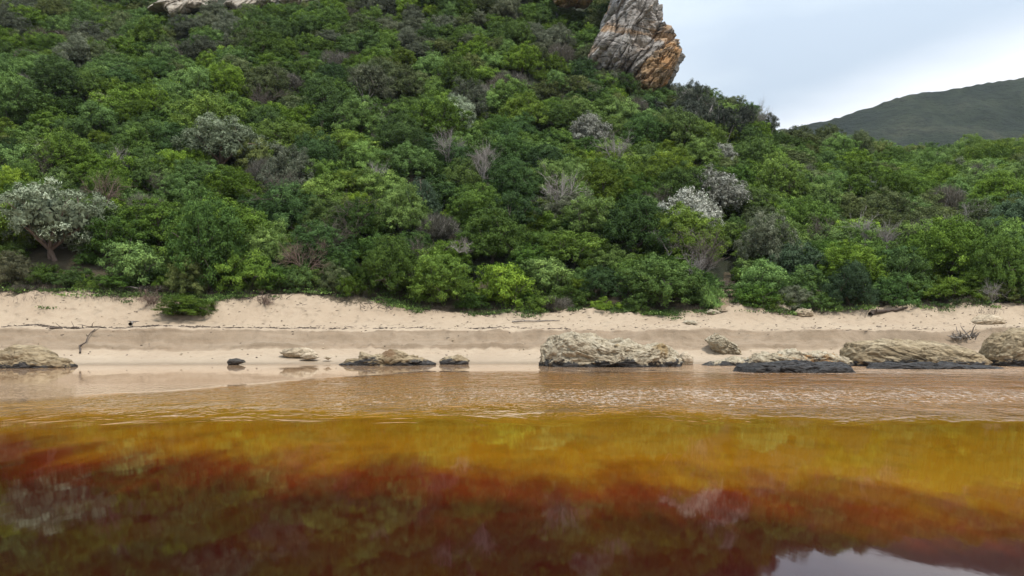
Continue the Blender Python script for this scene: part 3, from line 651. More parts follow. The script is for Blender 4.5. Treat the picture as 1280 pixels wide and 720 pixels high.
def tube_np(paths, sides=5):
    """paths: list of (points (k,3), radii (k,))"""
    Vs, Qs, o = [], [], 0
    ang = np.arange(sides) * 2 * PI / sides
    for P, R in paths:
        P = np.asarray(P, float); R = np.asarray(R, float); k = len(P)
        T = np.gradient(P, axis=0); T /= np.linalg.norm(T, axis=1, keepdims=True) + 1e-9
        ref = np.array([0.31, .95, .05]) if abs(T[0][2]) > .6 else np.array([0, 0, 1.0])
        A = np.cross(T, ref); A /= np.linalg.norm(A, axis=1, keepdims=True) + 1e-9; B = np.cross(T, A)
        ring = P[:, None] + R[:, None, None] * (np.cos(ang)[None, :, None] * A[:, None] + np.sin(ang)[None, :, None] * B[:, None])
        Vs.append(ring.reshape(-1, 3))
        i = np.arange(k * sides).reshape(k, sides) + o
        Qs.append(np.stack([i[:-1], np.roll(i[:-1], -1, 1), np.roll(i[1:], -1, 1), i[1:]], -1).reshape(-1, 4))
        o += k * sides
    return np.concatenate(Vs), np.concatenate(Qs)
def wiggle(a, b, k, amp, rng, sag=0):
    t = np.linspace(0, 1, k)[:, None]
    P = np.asarray(a) * (1 - t) + np.asarray(b) * t
    off = np.cumsum(rng.normal(0, amp, (k, 3)), 0); off -= off[0] + (off[-1] - off[0]) * t
    P = P + off; P[:, 2] += sag * np.sin(t[:, 0] * PI)
    return P
def trunk_paths(seed, cen, base_z, r0, forks=5, low=.25, spread=.5):
    rng = np.random.default_rng(seed)
    paths = []
    sel = cen[rng.choice(len(cen), min(len(cen), forks * 4), replace=False)]
    top = np.array([rng.normal(0, .12), rng.normal(0, .12), base_z * low])
    st = [np.array([rng.normal(0, r0), rng.normal(0, r0), -.5]) for _ in range(3)]
    for s_ in st: paths.append((wiggle(s_, top, 4, .02, rng), np.linspace(r0, r0 * .75, 4)))
    hubs = []
    for f in range(forks):
        a = f * 2 * PI / forks + rng.uniform(-.3, .3); far_ = np.abs(cen[:, :2]).max() * spread
        h = np.array([math.cos(a) * far_, math.sin(a) * far_, base_z * rng.uniform(.75, 1.25)])
        hubs.append(h); paths.append((wiggle(top, h, 6, .05, rng, .08), np.linspace(r0 * .7, r0 * .35, 6)))
    for c in sel:
        h = min(hubs, key=lambda q: np.linalg.norm(q - c))
        paths.append((wiggle(h, c, 5, .04, rng, .05), np.linspace(r0 * .33, r0 * .1, 5)))
    return paths
def dead_paths(seed, Ht, R, r0, n=7, lv=3, upw=.5):
    rng = np.random.default_rng(seed); paths = []
    def grow(p, d, ln, r, lev):
        k = 5
        e = p + d * ln
        P = wiggle(p, e, k, ln * .05, rng, ln * .03); paths.append((P, np.linspace(r, r * .5, k)))
        if lev == 0: return
        for _ in range(rng.integers(3, 7)):
            q = P[rng.integers(1, k)]
            nd = d + rng.normal(0, .62, 3); nd[2] += upw * .3; nd /= np.linalg.norm(nd)
            grow(q, nd, ln * rng.uniform(.45, .8), r * .5, lev - 1)
    for i in range(n):
        a = rng.uniform(0, 2 * PI); sp_ = rng.uniform(.2, .9)
        d = np.array([math.cos(a) * sp_ * R / Ht, math.sin(a) * sp_ * R / Ht, 1.0 * upw * 2]); d /= np.linalg.norm(d)
        grow(np.array([0, 0, -.2]), d, Ht * .55, r0, lv)
    return paths
def twig_crown(seed, R, Hh, n, tl=.35, tw=.022, up=.7, blobs=7):
    """Wispy leafless crown: fine twigs fanning outwards over a few merging domes."""
    rng = np.random.default_rng(seed)
    Vs, Ts = [], []
    for b_ in range(blobs):
        a = rng.uniform(0, 2 * PI); q = R * .55 * math.sqrt(rng.uniform()); c0 = np.array([q * math.cos(a), q * math.sin(a), Hh * rng.uniform(0, .25)])
        r = R * rng.uniform(.42, .62); m = n // blobs
        d = rng.normal(size=(m, 3)); d /= np.linalg.norm(d, axis=1, keepdims=True); d[:, 2] = np.abs(d[:, 2])
        rad = rng.uniform(.45, 1.0, m) ** .5
        P = c0 + d * np.array([r, r, Hh * .62]) * rad[:, None]
        tang = d + np.array([0, 0, up * .5]) + rng.normal(0, .38, (m, 3)); tang /= np.linalg.norm(tang, axis=1, keepdims=True)
        Nn = np.cross(tang, rng.normal(size=(m, 3))); Nn /= np.linalg.norm(Nn, axis=1, keepdims=True)
        Vs.append(quads(P, Nn, tl * rng.uniform(.6, 1.4, m), tw, rng, tang))
        Ts.append(np.repeat(np.clip(rng.uniform(.1, .8) + rng.normal(0, .2, m), 0, 1), 3))
    return np.concatenate(Vs), np.concatenate(Ts)

VMAX = {'dome': 3, 'big': 2, 'cloud': 3, 'low': 2, 'fine': 2, 'twig': 3}
def cap(shape):
    kind, k = shape.split('_'); k = int(k); m = VMAX.get(kind, 9)
    return '%s_%d' % (kind, (k - 1) % m + 1)
VAR = {}   # (shape, tone) -> crown mesh
GEO = {}
def geo(shape):
    if shape in GEO: return GEO[shape]
    kind, k = shape.split('_')
    k = int(k)
    assert k <= VMAX.get(kind, 9)
    if kind == 'dome':     # small rounded thicket tree, about 1.7 m radius
        g = leaf_crown(100 + k, 1.75, 1.35, .9, 11, .78, 13, .27, .12, 82, droop=.7, core=700)
    elif kind == 'big':    # broad milkwood-like tree, 2.7 m radius
        g = leaf_crown(200 + k, 2.8, 2.1, 1.3, 20, .98, 17, .30, .125, 86, droop=.65, core=1300)
    elif kind == 'cloud':  # layered crown in flat pads with dark gaps
        g = leaf_crown(300 + k, 2.0, 1.5, 1.1, 10, .9, 15, .28, .12, 84, flat=.5, droop=.75, gaps=.05, core=700)
    elif kind == 'low':    # scrub
        g = leaf_crown(400 + k, 1.25, .85, .4, 7, .58, 10, .23, .10, 80, droop=.5, core=350)
    elif kind == 'fine':   # small-leaved, feathery
        g = leaf_crown(500 + k, 1.65, 1.5, .9, 13, .66, 13, .24, .13, 95, flat=.95, aspect=.3, up=.1, droop=.6, core=700, jit=.6)
    elif kind == 'silver': # tufts of pale leaves
        g = leaf_crown(600 + k, 2.25, 1.6, 1.55, 22, .62, 12, .25, .14, 70, flat=.7, aspect=.38, up=.2, droop=.65, core=1300, gaps=.04, jit=.5)
    elif kind == 'white':
        g = leaf_crown(700 + k, 1.75, 1.3, 1.0, 16, .55, 12, .24, .12, 75, flat=.8, aspect=.5, droop=.55, core=700, stars=.4, jit=.5)
    elif kind == 'ridge':  # airy flat-topped
        g = leaf_crown(800 + k, 2.2, 1.6, 2.2, 15, .66, 10, .27, .15, 70, flat=.45, aspect=.42, droop=.45, gaps=.22, core=250, lean=.5, jit=.5)
    elif kind == 'twig':
        V, T = twig_crown(900 + k, 1.8, 1.7, 5200); g = (V, T, V[::500])
    GEO[shape] = g
    return g
def crown_me(shape, tone):
    if (shape, tone) not in VAR:
        V, T, c = geo(shape)
        VAR[(shape, tone)] = mesh_np('crown_' + shape + '_' + tone, V, np.arange(len(V)).reshape(-1, 3), [LM[tone]], False, {'tint': T})
    return VAR[(shape, tone)]
TR = {}
TRP = {'dome': (.95, .07, 5), 'big': (1.3, .11, 6), 'cloud': (1.1, .07, 5), 'low': (.35, .04, 4), 'fine': (.9, .05, 4), 'silver': (1.5, .14, 6), 'white': (1.0, .06, 6), 'ridge': (2.6, .08, 5), 'twig': (.9, .05, 8)}
def trunk_me(shape, bark):
    key = (shape, bark.name)
    if key not in TR:
        b, r, f = TRP[shape.split('_')[0]]
        V, Q = tube_np(trunk_paths(hash(len(shape)) % 7 + int(shape[-1]), geo(shape)[2], b, r, f))
        TR[key] = mesh_np('trunk_' + shape, V, Q, [bark], True)
    return TR[key]
BK = {'silver': BARKR, 'twig': BARKP, 'ridge': BARKP, 'white': BARKP}

Yline = lambda px: float(shore(px) + T_BANK)
PLACED = []     # (x, y, radius) of everything planted
THINGS = []     # for the labels: dict(o, px, py, tone, shape, size, hero)
RS = {'dome': 1.95, 'big': 2.95, 'cloud': 2.2, 'low': 1.4, 'fine': 1.8, 'silver': 2.4, 'white': 1.9, 'ridge': 2.3, 'twig': 1.8}
HS = {'dome': 2.35, 'big': 3.5, 'cloud': 2.8, 'low': 1.25, 'fine': 2.6, 'silver': 3.3, 'white': 2.5, 'ridge': 4.3, 'twig': 1.75}
TONEW = {'bright': 'bright green', 'mid': 'mid green', 'deep': 'dark green', 'yellow': 'yellow green', 'olive': 'olive green', 'bluish': 'bluish green', 'greyish': 'grey green', 'ridge': 'dusky green',
         'silver': 'silvery', 'sage': 'sage green', 'white': 'whitish', 'vine': 'lush green', 'feather': 'deep green', 'twig': 'grey leafless', 'twigbrown': 'brown leafless', 'brownish': 'brownish green'}
def plant(name, shape, tone, x, y, s, sz=None, rz=None, label=None, cat='tree', group=None, z=None, trunk=True, sx=None):
    shape = cap(shape)
    kind = shape.split('_')[0]
    zz_ = H(x, y) - .12 if z is None else z
    e = bpy.data.objects.new(name, None); COL.objects.link(e); e.location = (x, y, zz_); e.empty_display_size = .3
    e.rotation_euler = (0, 0, rz if rz is not None else random.uniform(0, 6.28)); e.scale = (sx or s, s, sz or s)
    tag(e, label, cat, group)
    obj('crown', crown_me(shape, tone), e)
    if trunk: obj('trunk', trunk_me(shape, BK.get(kind, BARK)), e)
    PLACED.append((x, y, RS[kind] * s))
    THINGS.append(dict(o=e, tone=tone, kind=kind, r=RS[kind] * s, x=x, y=y, z=zz_ + HS[kind] * (sz or s) * .6, label=label))
    return e
def at_px(name, shape, tone, px, py, wpx, hpx=None, label=None, cat='tree', group=None, rz=None, off=None, yfix=None, front=False):
    """Plant so that the crown is centred on a sight line; size from the width it shows."""
    kind = shape.split('_')[0]
    hpx = hpx or wpx * .8
    if py > 300 and not yfix:
        bpy_ = py + hpx * .5 if front else min(py + hpx * .5, float(veg_py(px)) + 6)
        x, y = along(px, bpy_, 0)
        y = y if front else max(y, Yline(px) - 1.0 + .36 * wpx / F * 49)
        if py < 325: y += 1.5
        if front: y = along(px, py + hpx * .5, 0)[1] + .3 * wpx / F * 47
        x = (px - 640) / F * y
        s = wpx / F * y / (2 * RS[kind]); top = z_at(py - hpx * .5, y); g = H(x, y) - .12
        return plant(name, shape, tone, x, y, s, max((top - g) / HS[kind], s * .5), rz, label, cat, group, z=g)
    oz = 1.6
    for _ in range(3):
        x, y = along(px, py, oz)
        if yfix: y = yfix; x = (px - 640) / F * y
        s = wpx / F * y / (2 * RS[kind]); sz = hpx / F * y / (HS[kind] * (.8 if kind != 'ridge' else .55))
        sz = min(max(sz, s * .55), s * 1.7)
        oz = HS[kind] * sz * (.58 if kind != 'ridge' else .72)
    zc = CAM_Z + (HY - py) * y / F
    return plant(name, shape, tone, x, y, s, sz, rz, label, cat, group, z=min(zc - oz, H(x, y) + .3) if not yfix else zc - oz)

random.seed(7)
E = 'evergreen_tree'
HERO = [
 # the front rank and the plants one notices
 ('silver_tree', 'silver_1', 'silver', 66, 266, 142, 80, 'silver-leaved spreading tree with reddish trunk at the top of the sand, far left', 'tree'),
 ('silver_bush', 'silver_2', 'sage', 278, 176, 104, 54, 'largest pale silvery bush on the upper left slope', 'bush'),
 ('silver_bush', 'silver_3', 'sage', 572, 142, 44, 44, 'grey-green fluffy bush high on the middle of the slope', 'bush'),
 ('flowering_tree', 'white_1', 'white', 736, 162, 56, 36, 'white-speckled bushy tree just below the tall crag', 'tree'),
 ('flowering_tree', 'white_2', 'white', 902, 192, 42, 24, 'smallest white-speckled tree, under the ridge trees', 'tree'),
 ('flowering_tree', 'white_3', 'white', 893, 238, 82, 48, 'large white-flowered tree, the higher of the touching pair above the footpath', 'tree'),
 ('flowering_tree', 'white_4', 'white', 860, 266, 82, 50, 'whitish tree with pale twigs, the lower of the touching pair above the footpath', 'tree'),
 ('twiggy_bush', 'fine_1', 'greyish', 958, 296, 74, 58, 'rounded grey-brown bush just above the bright bush beside the footpath', 'bush'),
 ('umbrella_tree', 'ridge_1', 'greyish', 458, 92, 58, 40, 'grey umbrella-shaped tree with forked trunk on the upper slope', 'tree'),
 ('bluish_tree', 'silver_4', 'bluish', 525, 246, 46, 48, 'bluish green tree standing alone in the middle of the slope', 'tree'),
 ('bluish_tree', 'cloud_1', 'bluish', 540, 262, 34, 26, 'small bluish tree tucked under the larger bluish tree', 'tree'),
 (E, 'dome_1', 'bright', 168, 330, 74, 56, 'low bright green dome tree above a tangle of roots, next to the silver-leaved tree', 'tree'),
 (E, 'big_1', 'deep', 262, 298, 108, 92, 'tall deep green domed tree, tallest crown at the sand edge on the left side', 'tree'),
 (E, 'cloud_2', 'mid', 312, 338, 76, 56, 'rounded mid green tree with yellow sprig at the sand edge', 'tree'),
 (E, 'low_1', 'yellow', 326, 352, 28, 24, 'small yellow-green sprig bush at the foot of the rounded sand-edge tree', 'bush'),
 (E, 'fine_2', 'olive', 232, 346, 52, 50, 'thin olive bush behind the low shrub that spills onto the sand', 'bush'),
 (E, 'dome_2', 'mid', 376, 350, 44, 38, 'small round tree above the bare dune shoulder', 'tree'),
 (E, 'dome_3', 'olive', 418, 346, 44, 34, 'small olive tree overhanging the dune beside a gnarled dead branch', 'tree'),
 (E, 'big_2', 'mid', 490, 336, 88, 78, 'broad tree whose skirt meets the sand where the thicket comes lowest on the left', 'tree'),
 (E, 'big_3', 'bright', 548, 352, 96, 66, 'broad bright green tree touching the sand near the middle of the beach', 'tree'),
 (E, 'big_4', 'mid', 616, 306, 100, 84, 'large domed tree filling the centre behind the front row', 'tree'),
 (E, 'dome_4', 'bright', 632, 356, 74, 54, 'low rounded bright tree next to the dry hanging vines', 'tree'),
 (E, 'cloud_3', 'bright', 716, 318, 92, 64, 'wide bright tree over the dark hollow in the thicket edge', 'tree'),
 (E, 'cloud_1', 'deep', 756, 352, 60, 40, 'dark green tree roofing the shady hollow beside the bright vine mound', 'tree'),
 ('low_shrub', 'fine_2', 'mid', 232, 387, 74, 34, 'low dark green shrub lying alone on the dune sand', 'bush'),
 ('vine_mound', 'big_5', 'vine', 826, 362, 118, 76, 'sloping mound of lush green creepers above the largest pale boulder', 'bush'),
 ('leafy_bush', 'low_2', 'vine', 890, 372, 34, 30, 'small grass-green bush on the left of the footpath opening', 'bush'),
 ('leafy_bush', 'dome_5', 'vine', 956, 350, 74, 50, 'bright green rounded bush on the right of the footpath opening', 'bush'),
 ('leafy_bush', 'dome_6', 'vine', 1004, 356, 62, 40, 'bright low bush joining the rounded bush beside the footpath', 'bush'),
 ('feathery_bush', 'fine_3', 'feather', 1062, 360, 66, 68, 'dark feathery bush standing forward on the sand', 'bush'),
 (E, 'dome_1', 'deep', 1120, 366, 64, 44, 'dark green tree over the brown driftwood log', 'tree'),
 (E, 'big_6', 'mid', 1188, 318, 110, 90, 'tall layered tree above the long ochre boulder', 'tree'),
 (E, 'cloud_2', 'bright', 1186, 366, 74, 40, 'low bright tree at the sand edge above the long ochre boulder', 'tree'),
 (E, 'big_1', 'mid', 1258, 336, 84, 84, 'tall tree at the sand edge behind the rightmost boulder', 'tree'),
 (E, 'dome_2', 'olive', 1244, 372, 52, 34, 'low olive bush on the sand edge behind the rightmost boulder', 'bush'),
 (E, 'fine_1', 'brownish', 18, 338, 58, 50, 'brownish bush at the sand edge under the silver-leaved tree', 'bush'),
 (E, 'cloud_3', 'bright', 24, 200, 72, 46, 'bright green tree at the left edge above the silver-leaved tree', 'tree'),
 (E, 'low_3', 'deep', 148, 358, 60, 26, 'dark low growth under the bright dome near the silver-leaved tree', 'bush'),
 (E, 'low_1', 'mid', 442, 358, 40, 26, 'low green bush at the edge of the dune crest', 'bush'),
 (E, 'dome_3', 'yellow', 576, 222, 60, 38, 'yellow-green flat tree in the middle of the slope', 'tree'),
 (E, 'cloud_1', 'yellow', 505, 72, 40, 22, 'brightest yellow-green tree beside the grey umbrella tree', 'tree'),
 (E, 'cloud_3', 'yellow', 702, 306, 40, 26, 'small yellow-green patch tree over the shady hollow', 'tree'),
 (E, 'cloud_2', 'olive', 320, 190, 50, 36, 'olive tree with purplish twigs beside the largest silvery bush', 'tree'),
 (E, 'big_2', 'deep', 395, 192, 70, 46, 'broad bluish dark tree to the right of the largest silvery bush', 'tree'),
 ('ridge_tree', 'ridge_1', 'ridge', 866, 112, 44, 40, 'tallest flat-topped wind-bent tree on the skyline beside the crag', 'tree'),
 ('ridge_tree', 'ridge_2', 'ridge', 858, 132, 46, 34, 'dusky tree directly at the foot of the crag on the skyline', 'tree'),
 ('ridge_tree', 'ridge_3', 'ridge', 888, 134, 46, 38, 'dense dusky tree second along the skyline from the crag', 'tree'),
 ('ridge_tree', 'ridge_2', 'ridge', 908, 142, 40, 34, 'dusky tree in the middle of the skyline row', 'tree'),
 ('ridge_tree', 'ridge_1', 'ridge', 932, 140, 30, 28, 'narrow dusky tree next to the bare skyline tree', 'tree'),
 ('ridge_tree', 'ridge_3', 'ridge', 962, 150, 30, 34, 'half-bare dusky tree at the end of the skyline row', 'tree'),
 ('ridge_bush', 'dome_4', 'ridge', 985, 172, 30, 22, 'dark round bush closing the skyline row before the far mountain', 'bush'),
]
for (nm, shp, tone, px, py, wp, hp, lab, cat) in HERO:
    if nm == E and cat == 'bush': nm = 'evergreen_bush'
    at_px(nm, shp, tone, px, py, wp, hp, lab, cat, group=None, front=nm in ('feathery_bush', 'low_shrub'))
for k, (px, yy, s_, shp, tone) in enumerate([(722, 88, .9, 'dome_1', 'olive'), (733, 87.5, .8, 'fine_1', 'deep'), (742, 88, .95, 'dome_2', 'greyish'), (751, 87, .85, 'cloud_1', 'deep'), (761, 86.5, .9, 'dome_3', 'mid'), (772, 86, .8, 'fine_2', 'olive'),
                                          (783, 86, .85, 'dome_1', 'deep'), (796, 86, .8, 'dome_2', 'greyish'), (808, 87, .85, 'cloud_2', 'deep'), (820, 88, .7, 'dome_3', 'ridge'), (728, 92, .9, 'dome_1', 'deep'), (733, 95, .9, 'fine_1', 'olive'), (738, 99, 1.0, 'dome_2', 'mid'), (745, 103, 1.0, 'fine_2', 'olive'), (744, 90, .75, 'dome_3', 'deep'), (752, 90.5, .8, 'fine_1', 'olive'), (760, 90, .8, 'dome_1', 'mid'), (768, 90.5, .8, 'dome_2', 'greyish'), (777, 90, .8, 'cloud_1', 'deep'), (786, 90.5, .75, 'fine_2', 'olive'), (738, 91, .8, 'dome_2', 'deep'), (750, 111, 1.2, 'dome_1', 'deep'), (757, 109, 1.5, 'dome_2', 'olive'), (764, 106, 1.6, 'dome_3', 'deep'), (768, 103, 1.5, 'fine_1', 'deep')]):
    plant(E, shp, tone, (px - 640) / F * yy, yy, s_, s_ * 1.15)
# twiggy leafless bushes
TW = [(335, 206, 60, 42, 'twig', 'mauve-grey leafless bush beside the largest silvery bush'),
      (120, 228, 46, 38, 'twigbrown', 'brown leafless bush with bare branches above the silver-leaved tree'),
      (186, 250, 58, 26, 'twig', 'low grey leafless bush between the silver-leaved tree and the deep green dome'),
      (316, 270, 44, 24, 'twig', 'grey leafless bush on top of the rounded sand-edge tree'),
      (606, 196, 46, 46, 'twig', 'grey leafless tree in the centre of the slope'),
      (648, 216, 44, 46, 'twigbrown', 'brown leafless bush beside the grey leafless tree in the centre'),
      (1182, 240, 62, 44, 'twig', 'largest grey leafless bush on the right-hand slope'),
      (1228, 212, 40, 26, 'twig', 'small grey leafless bush high on the right-hand slope'),
      (1006, 212, 36, 24, 'twig', 'grey leafless bush below the skyline gap'),
      (838, 280, 40, 34, 'twig', 'mauve leafless bush touching the whitish tree above the footpath'),
      (1108, 300, 54, 40, 'twigbrown', 'brown leafless thicket around the pale bare trunks'),
      (640, 96, 44, 24, 'twig', 'grey twiggy bush high on the slope left of the crag'),
      (792, 128, 50, 30, 'twig', 'grey-brown twiggy bush at the foot of the orange rock face'),
      (610, 112, 36, 24, 'twig', 'second grey twiggy bush high on the slope left of the crag'),
      (32, 362, 40, 20, 'twigbrown', 'brown dead twigs at the sand edge below the silver-leaved tree'),
      (192, 362, 46, 20, 'twigbrown', 'tangle of reddish roots and twigs under the low bright dome tree'),
      (696, 382, 44, 34, 'twig', 'curtain of dry hanging vines at the foot of the central thicket'),
      (420, 70, 40, 24, 'twig', 'grey twiggy bush above the upper slope umbrella tree'),
      (700, 60, 40, 30, 'twig', 'grey twiggy bush left of the crag'),
      (210, 60, 40, 22, 'twig', 'grey twiggy bush below the pale summit outcrop')]
for k, (px, py, wp, hp, tn, lab) in enumerate(TW):
    at_px('leafless_bush', 'twig_%d' % (k % 3 + 1), tn, px, py, wp, hp, lab, 'bush', 'leafless twiggy bushes in the thicket')

# bare dead trees
DEADM = {}
def dead_tree(px, py, hpx, label, seed, pale=True, n=5, lv=3, upw=.6, R=1.0, r0=.05, dy=0, name='dead_tree', dz=0):
    r0 *= .72; lv = min(lv + 1, 3); n += 1
    x, y = along(px, py, 0.4)
    if dy: y += dy; x = (px - 640) / F * y
    z = max(H(x, y), z_at(py, y)) if dy else H(x, y)
    Ht = hpx / F * y
    V, Q = tube_np(dead_paths(seed, Ht, Ht * R, r0, n, lv, upw), 5)
    o = obj(name, mesh_np(name, V, Q, [BARKP if pale else BARKR], True), None, (x, y, z + dz))
    return tag(o, label, 'dead tree')
dead_tree(128, 262, 48, 'bare forked dead tree with pink-grey limbs right of the silver-leaved tree', 3, False, 4, 3, .5, 1.0, .06, -2.0)
dead_tree(947, 168, 42, 'bare fine-twigged tree against the sky on the ridge', 4, True, 5, 4, .9, .5, .05)
dead_tree(852, 138, 34, 'thin bare twigs against the sky right under the crag', 14, True, 4, 3, .9, .5, .035)
dead_tree(1078, 322, 50, 'pale bare trunks standing in the thicket above the feathery bush', 5, True, 4, 2, .9, .45, .07, -2.5)
dead_tree(1108, 312, 40, 'pale thin bare trunks beside the taller bare trunks', 6, True, 4, 2, .9, .5, .05, -2.5)
dead_tree(382, 336, 46, 'gnarled dead branches over the small round dune tree', 7, False, 6, 3, .35, 1.5, .035, -1.5)
dead_tree(836, 316, 40, 'pale crooked dead tree below the whitish tree', 8, True, 3, 3, .5, 1.0, .06, -2.0)
dead_tree(868, 352, 44, 'leaning pale dead stem over the vine mound beside the footpath', 9, True, 3, 2, .5, 1.2, .06, -1.0)
dead_tree(574, 312, 22, 'small grey dead snag poking out of the large central tree', 10, True, 5, 3, .3, 1.4, .028, -5)
dead_tree(604, 226, 46, 'pale bare trunk inside the grey leafless tree', 11, True, 4, 3, .8, .6, .05, -2.5)
dead_tree(1240, 372, 30, 'dry bare stems at the sand edge behind the rightmost boulder', 12, True, 5, 2, .8, .6, .03)
dead_tree(190, 372, 24, 'bare reddish branches sprawling on the sand under the low dome tree', 13, False, 5, 3, .3, 1.8, .05)
dead_tree(330, 372, 18, 'twisted branches sprawling at the foot of the rounded sand-edge tree', 15, False, 5, 3, .3, 1.8, .04)
SN = [mesh_np('snag_%d' % k, *tube_np(dead_paths(40 + k, 2.0, 1.7, .032, 6, 3, .6), 4), [BARKP if k % 2 else BARK], True) for k in range(3)]
for k, (px, py) in enumerate([(200, 228), (150, 206), (412, 306), (442, 288), (472, 216), (826, 252), (1022, 300), (700, 252), (984, 236), (1150, 300), (560, 190), (352, 252), (252, 216), (1216, 272), (330, 128), (880, 330), (1100, 232), (520, 320), (60, 214), (770, 196)]):
    x, y = along(px, py + 8, 1.2)
    o = obj('dead_snag', SN[k % 3], None, (x, y, H(x, y) + .9)); o.rotation_euler = (0, 0, k * 1.3); q_ = .8 + .25 * (k % 4) ; o.scale = (q_, q_, q_)
    tag(o, None, 'dead branches', 'bare grey snags poking out of the canopy')
    THINGS.append(dict(o=o, tone='twig', kind='snag', r=1, x=x, y=y, z=H(x, y) + 2, label=None))
print('heroes', len(PLACED), round(time.time() - T0, 1))

# ------------------------------------------------------------------ the thicket
rng = np.random.default_rng(11)
def proj(x, y, z): return 640 + F * x / y, HY - F * (z - CAM_Z) / y
cand = []
cell = {}
def near_ok(x, y, r, f=.62):
    i, j = int(x // 4), int(y // 4)
    for a in range(i - 2, i + 3):
        for b in range(j - 2, j + 3):
            for (X, Y, R) in cell.get((a, b), ()):
                if (X - x) ** 2 + (Y - y) ** 2 < (f * (R + r)) ** 2: return False
    return True
def put(x, y, r): cell.setdefault((int(x // 4), int(y // 4)), []).append((x, y, r))
for (X, Y, R) in PLACED: put(X, Y, R)
def tone_at(px, py, q):
    """which kind of tree grows where, read off the slope"""
    g = float(fbm(px * .012, py * .016, 0, 3, 131))
    h = float(fbm(px * .03 + 50, py * .04, 0, 2, 133))
    if py < 60 and px < 720: tb = ['mid', 'olive', 'mid', 'bright', 'greyish', 'mid']
    elif py < 130: tb = ['mid', 'bright', 'mid', 'olive', 'bright', 'deep']
    elif px > 950 and py < 280: tb = ['olive', 'mid', 'bright', 'mid', 'yellow', 'olive']
    elif px < 260 and py < 260: tb = ['bright', 'bright', 'mid', 'yellow', 'mid', 'deep']
    else: tb = ['mid', 'bright', 'deep', 'mid', 'yellow', 'deep']
    k = int(np.clip((g * .8 + h * .35 + .55) * 5, 0, 4.99))
    if q < .55: return tb[k]
    if q < .965: return tb[int(q * 1000) % 6]
    return ['greyish', 'bluish', 'olive', 'greyish'][int(q * 1000) % 4]
tries = 0
NX = 26000
us = rng.uniform(-.80, .80, NX); q1 = rng.uniform(size=NX)
Ysr = np.sqrt(rng.uniform(49.5 ** 2, 124.0 ** 2, NX)); order = np.argsort(Ysr + rng.normal(0, 12, NX))
for i in order:
    Y = Ysr[i]; x = us[i] * Y; px = 640 + F * us[i]
    if Y < Yline(px) + .9 or Y > float(ridgeR(px)) + 1.5: continue
    far_ = sst(60, 100, Y)
    r = (1.35 + 1.45 * q1[i] ** 1.3) * (1 - .27 * far_)
    if Y < 60 and abs(x - 267.5 / F * Y) < .75 * r + .35: continue
    if px > 760 and px < 990 and Y > 84: r = min(r, 1.4)
    if not near_ok(x, Y, r, .60) or in_crag(px, proj(x, Y, H(x, Y) + r * .9)[1], Y): continue
    put(x, Y, r); cand.append((x, Y, r, px))
# front skirt: keep the edge of the thicket closed
for px in np.arange(-60, 1340, 17.0):
    if abs(px - 908) < 34: continue
    Y = Yline(px) + rng.uniform(-.6, .5); x = (px - 640) / F * Y; r = rng.uniform(.7, 1.25)
    if near_ok(x, Y, r, .5): put(x, Y, r); cand.append((x, Y, r, px))
# understorey: close what gaps are left
for i in range(8000):
    u = rng.uniform(-.78, .78); Y = math.sqrt(rng.uniform(49.5 ** 2, (122.0 if i % 3 else 64.) ** 2)); px = 640 + F * u; x = u * Y
    if Y < Yline(px) + .6 or Y > float(ridgeR(px)) + 1 or (Y < 60 and abs(px - 908) < 24): continue
    r = rng.uniform(.75, 1.15)
    if not near_ok(x, Y, r, .44 if Y < 62 else .52) or in_crag(px, proj(x, Y, H(x, Y) + r * .9)[1], Y): continue
    put(x, Y, r); cand.append((x, Y, r, px))
info = []
for (x, Y, r, px) in cand:
    z = H(x, Y); py = proj(x, Y, z + r)[1]; q = rng.uniform()
    tone = tone_at(px, py, q); q2 = rng.uniform()
    if rng.uniform() < (.045 if py < 300 else .02): shp, tone = 'twig', ('twig' if q2 < .6 else 'twigbrown')
    elif r < 1.1: shp = 'low'
    elif r > 1.95: shp = 'big'
    else: shp = ['dome', 'cloud', 'dome', 'cloud', 'fine'][int(q2 * 5)]
    if tone == 'greyish' and shp in ('dome', 'cloud'): shp = 'fine'
    k = int(rng.integers(1, VMAX[shp] + 1))
    s = r / RS[shp] * 1.14
    info.append(dict(x=x, y=Y, z=z - .12, px=px, py=py, kind=shp, shape='%s_%d' % (shp, k), tone=tone, s=s, sz=s * rng.uniform(.8, 1.25), show=r / Y * (1 if 0 < px < 1280 and py > -30 else .2) * (1.3 if px > 0 else 1)))
info.sort(key=lambda d: -d['show'])
# limit the number of different meshes: shapes x tones used by the far plants
NIND = 262
print('thicket', len(info), round(time.time() - T0, 1))
for d in info[:NIND]:
    nm = {'twig': 'leafless_bush', 'low': 'evergreen_bush'}.get(d['kind'], 'evergreen_tree')
    plant(nm, d['shape'], d['tone'], d['x'], d['y'], d['s'], d['sz'], cat='bush' if nm.endswith('bush') else 'tree', z=d['z'],
          group={'leafless_bush': 'leafless twiggy bushes in the thicket', 'evergreen_bush': 'low green bushes in the thicket', 'evergreen_tree': 'evergreen trees of the coastal thicket'}[nm])
rest = info[NIND:]
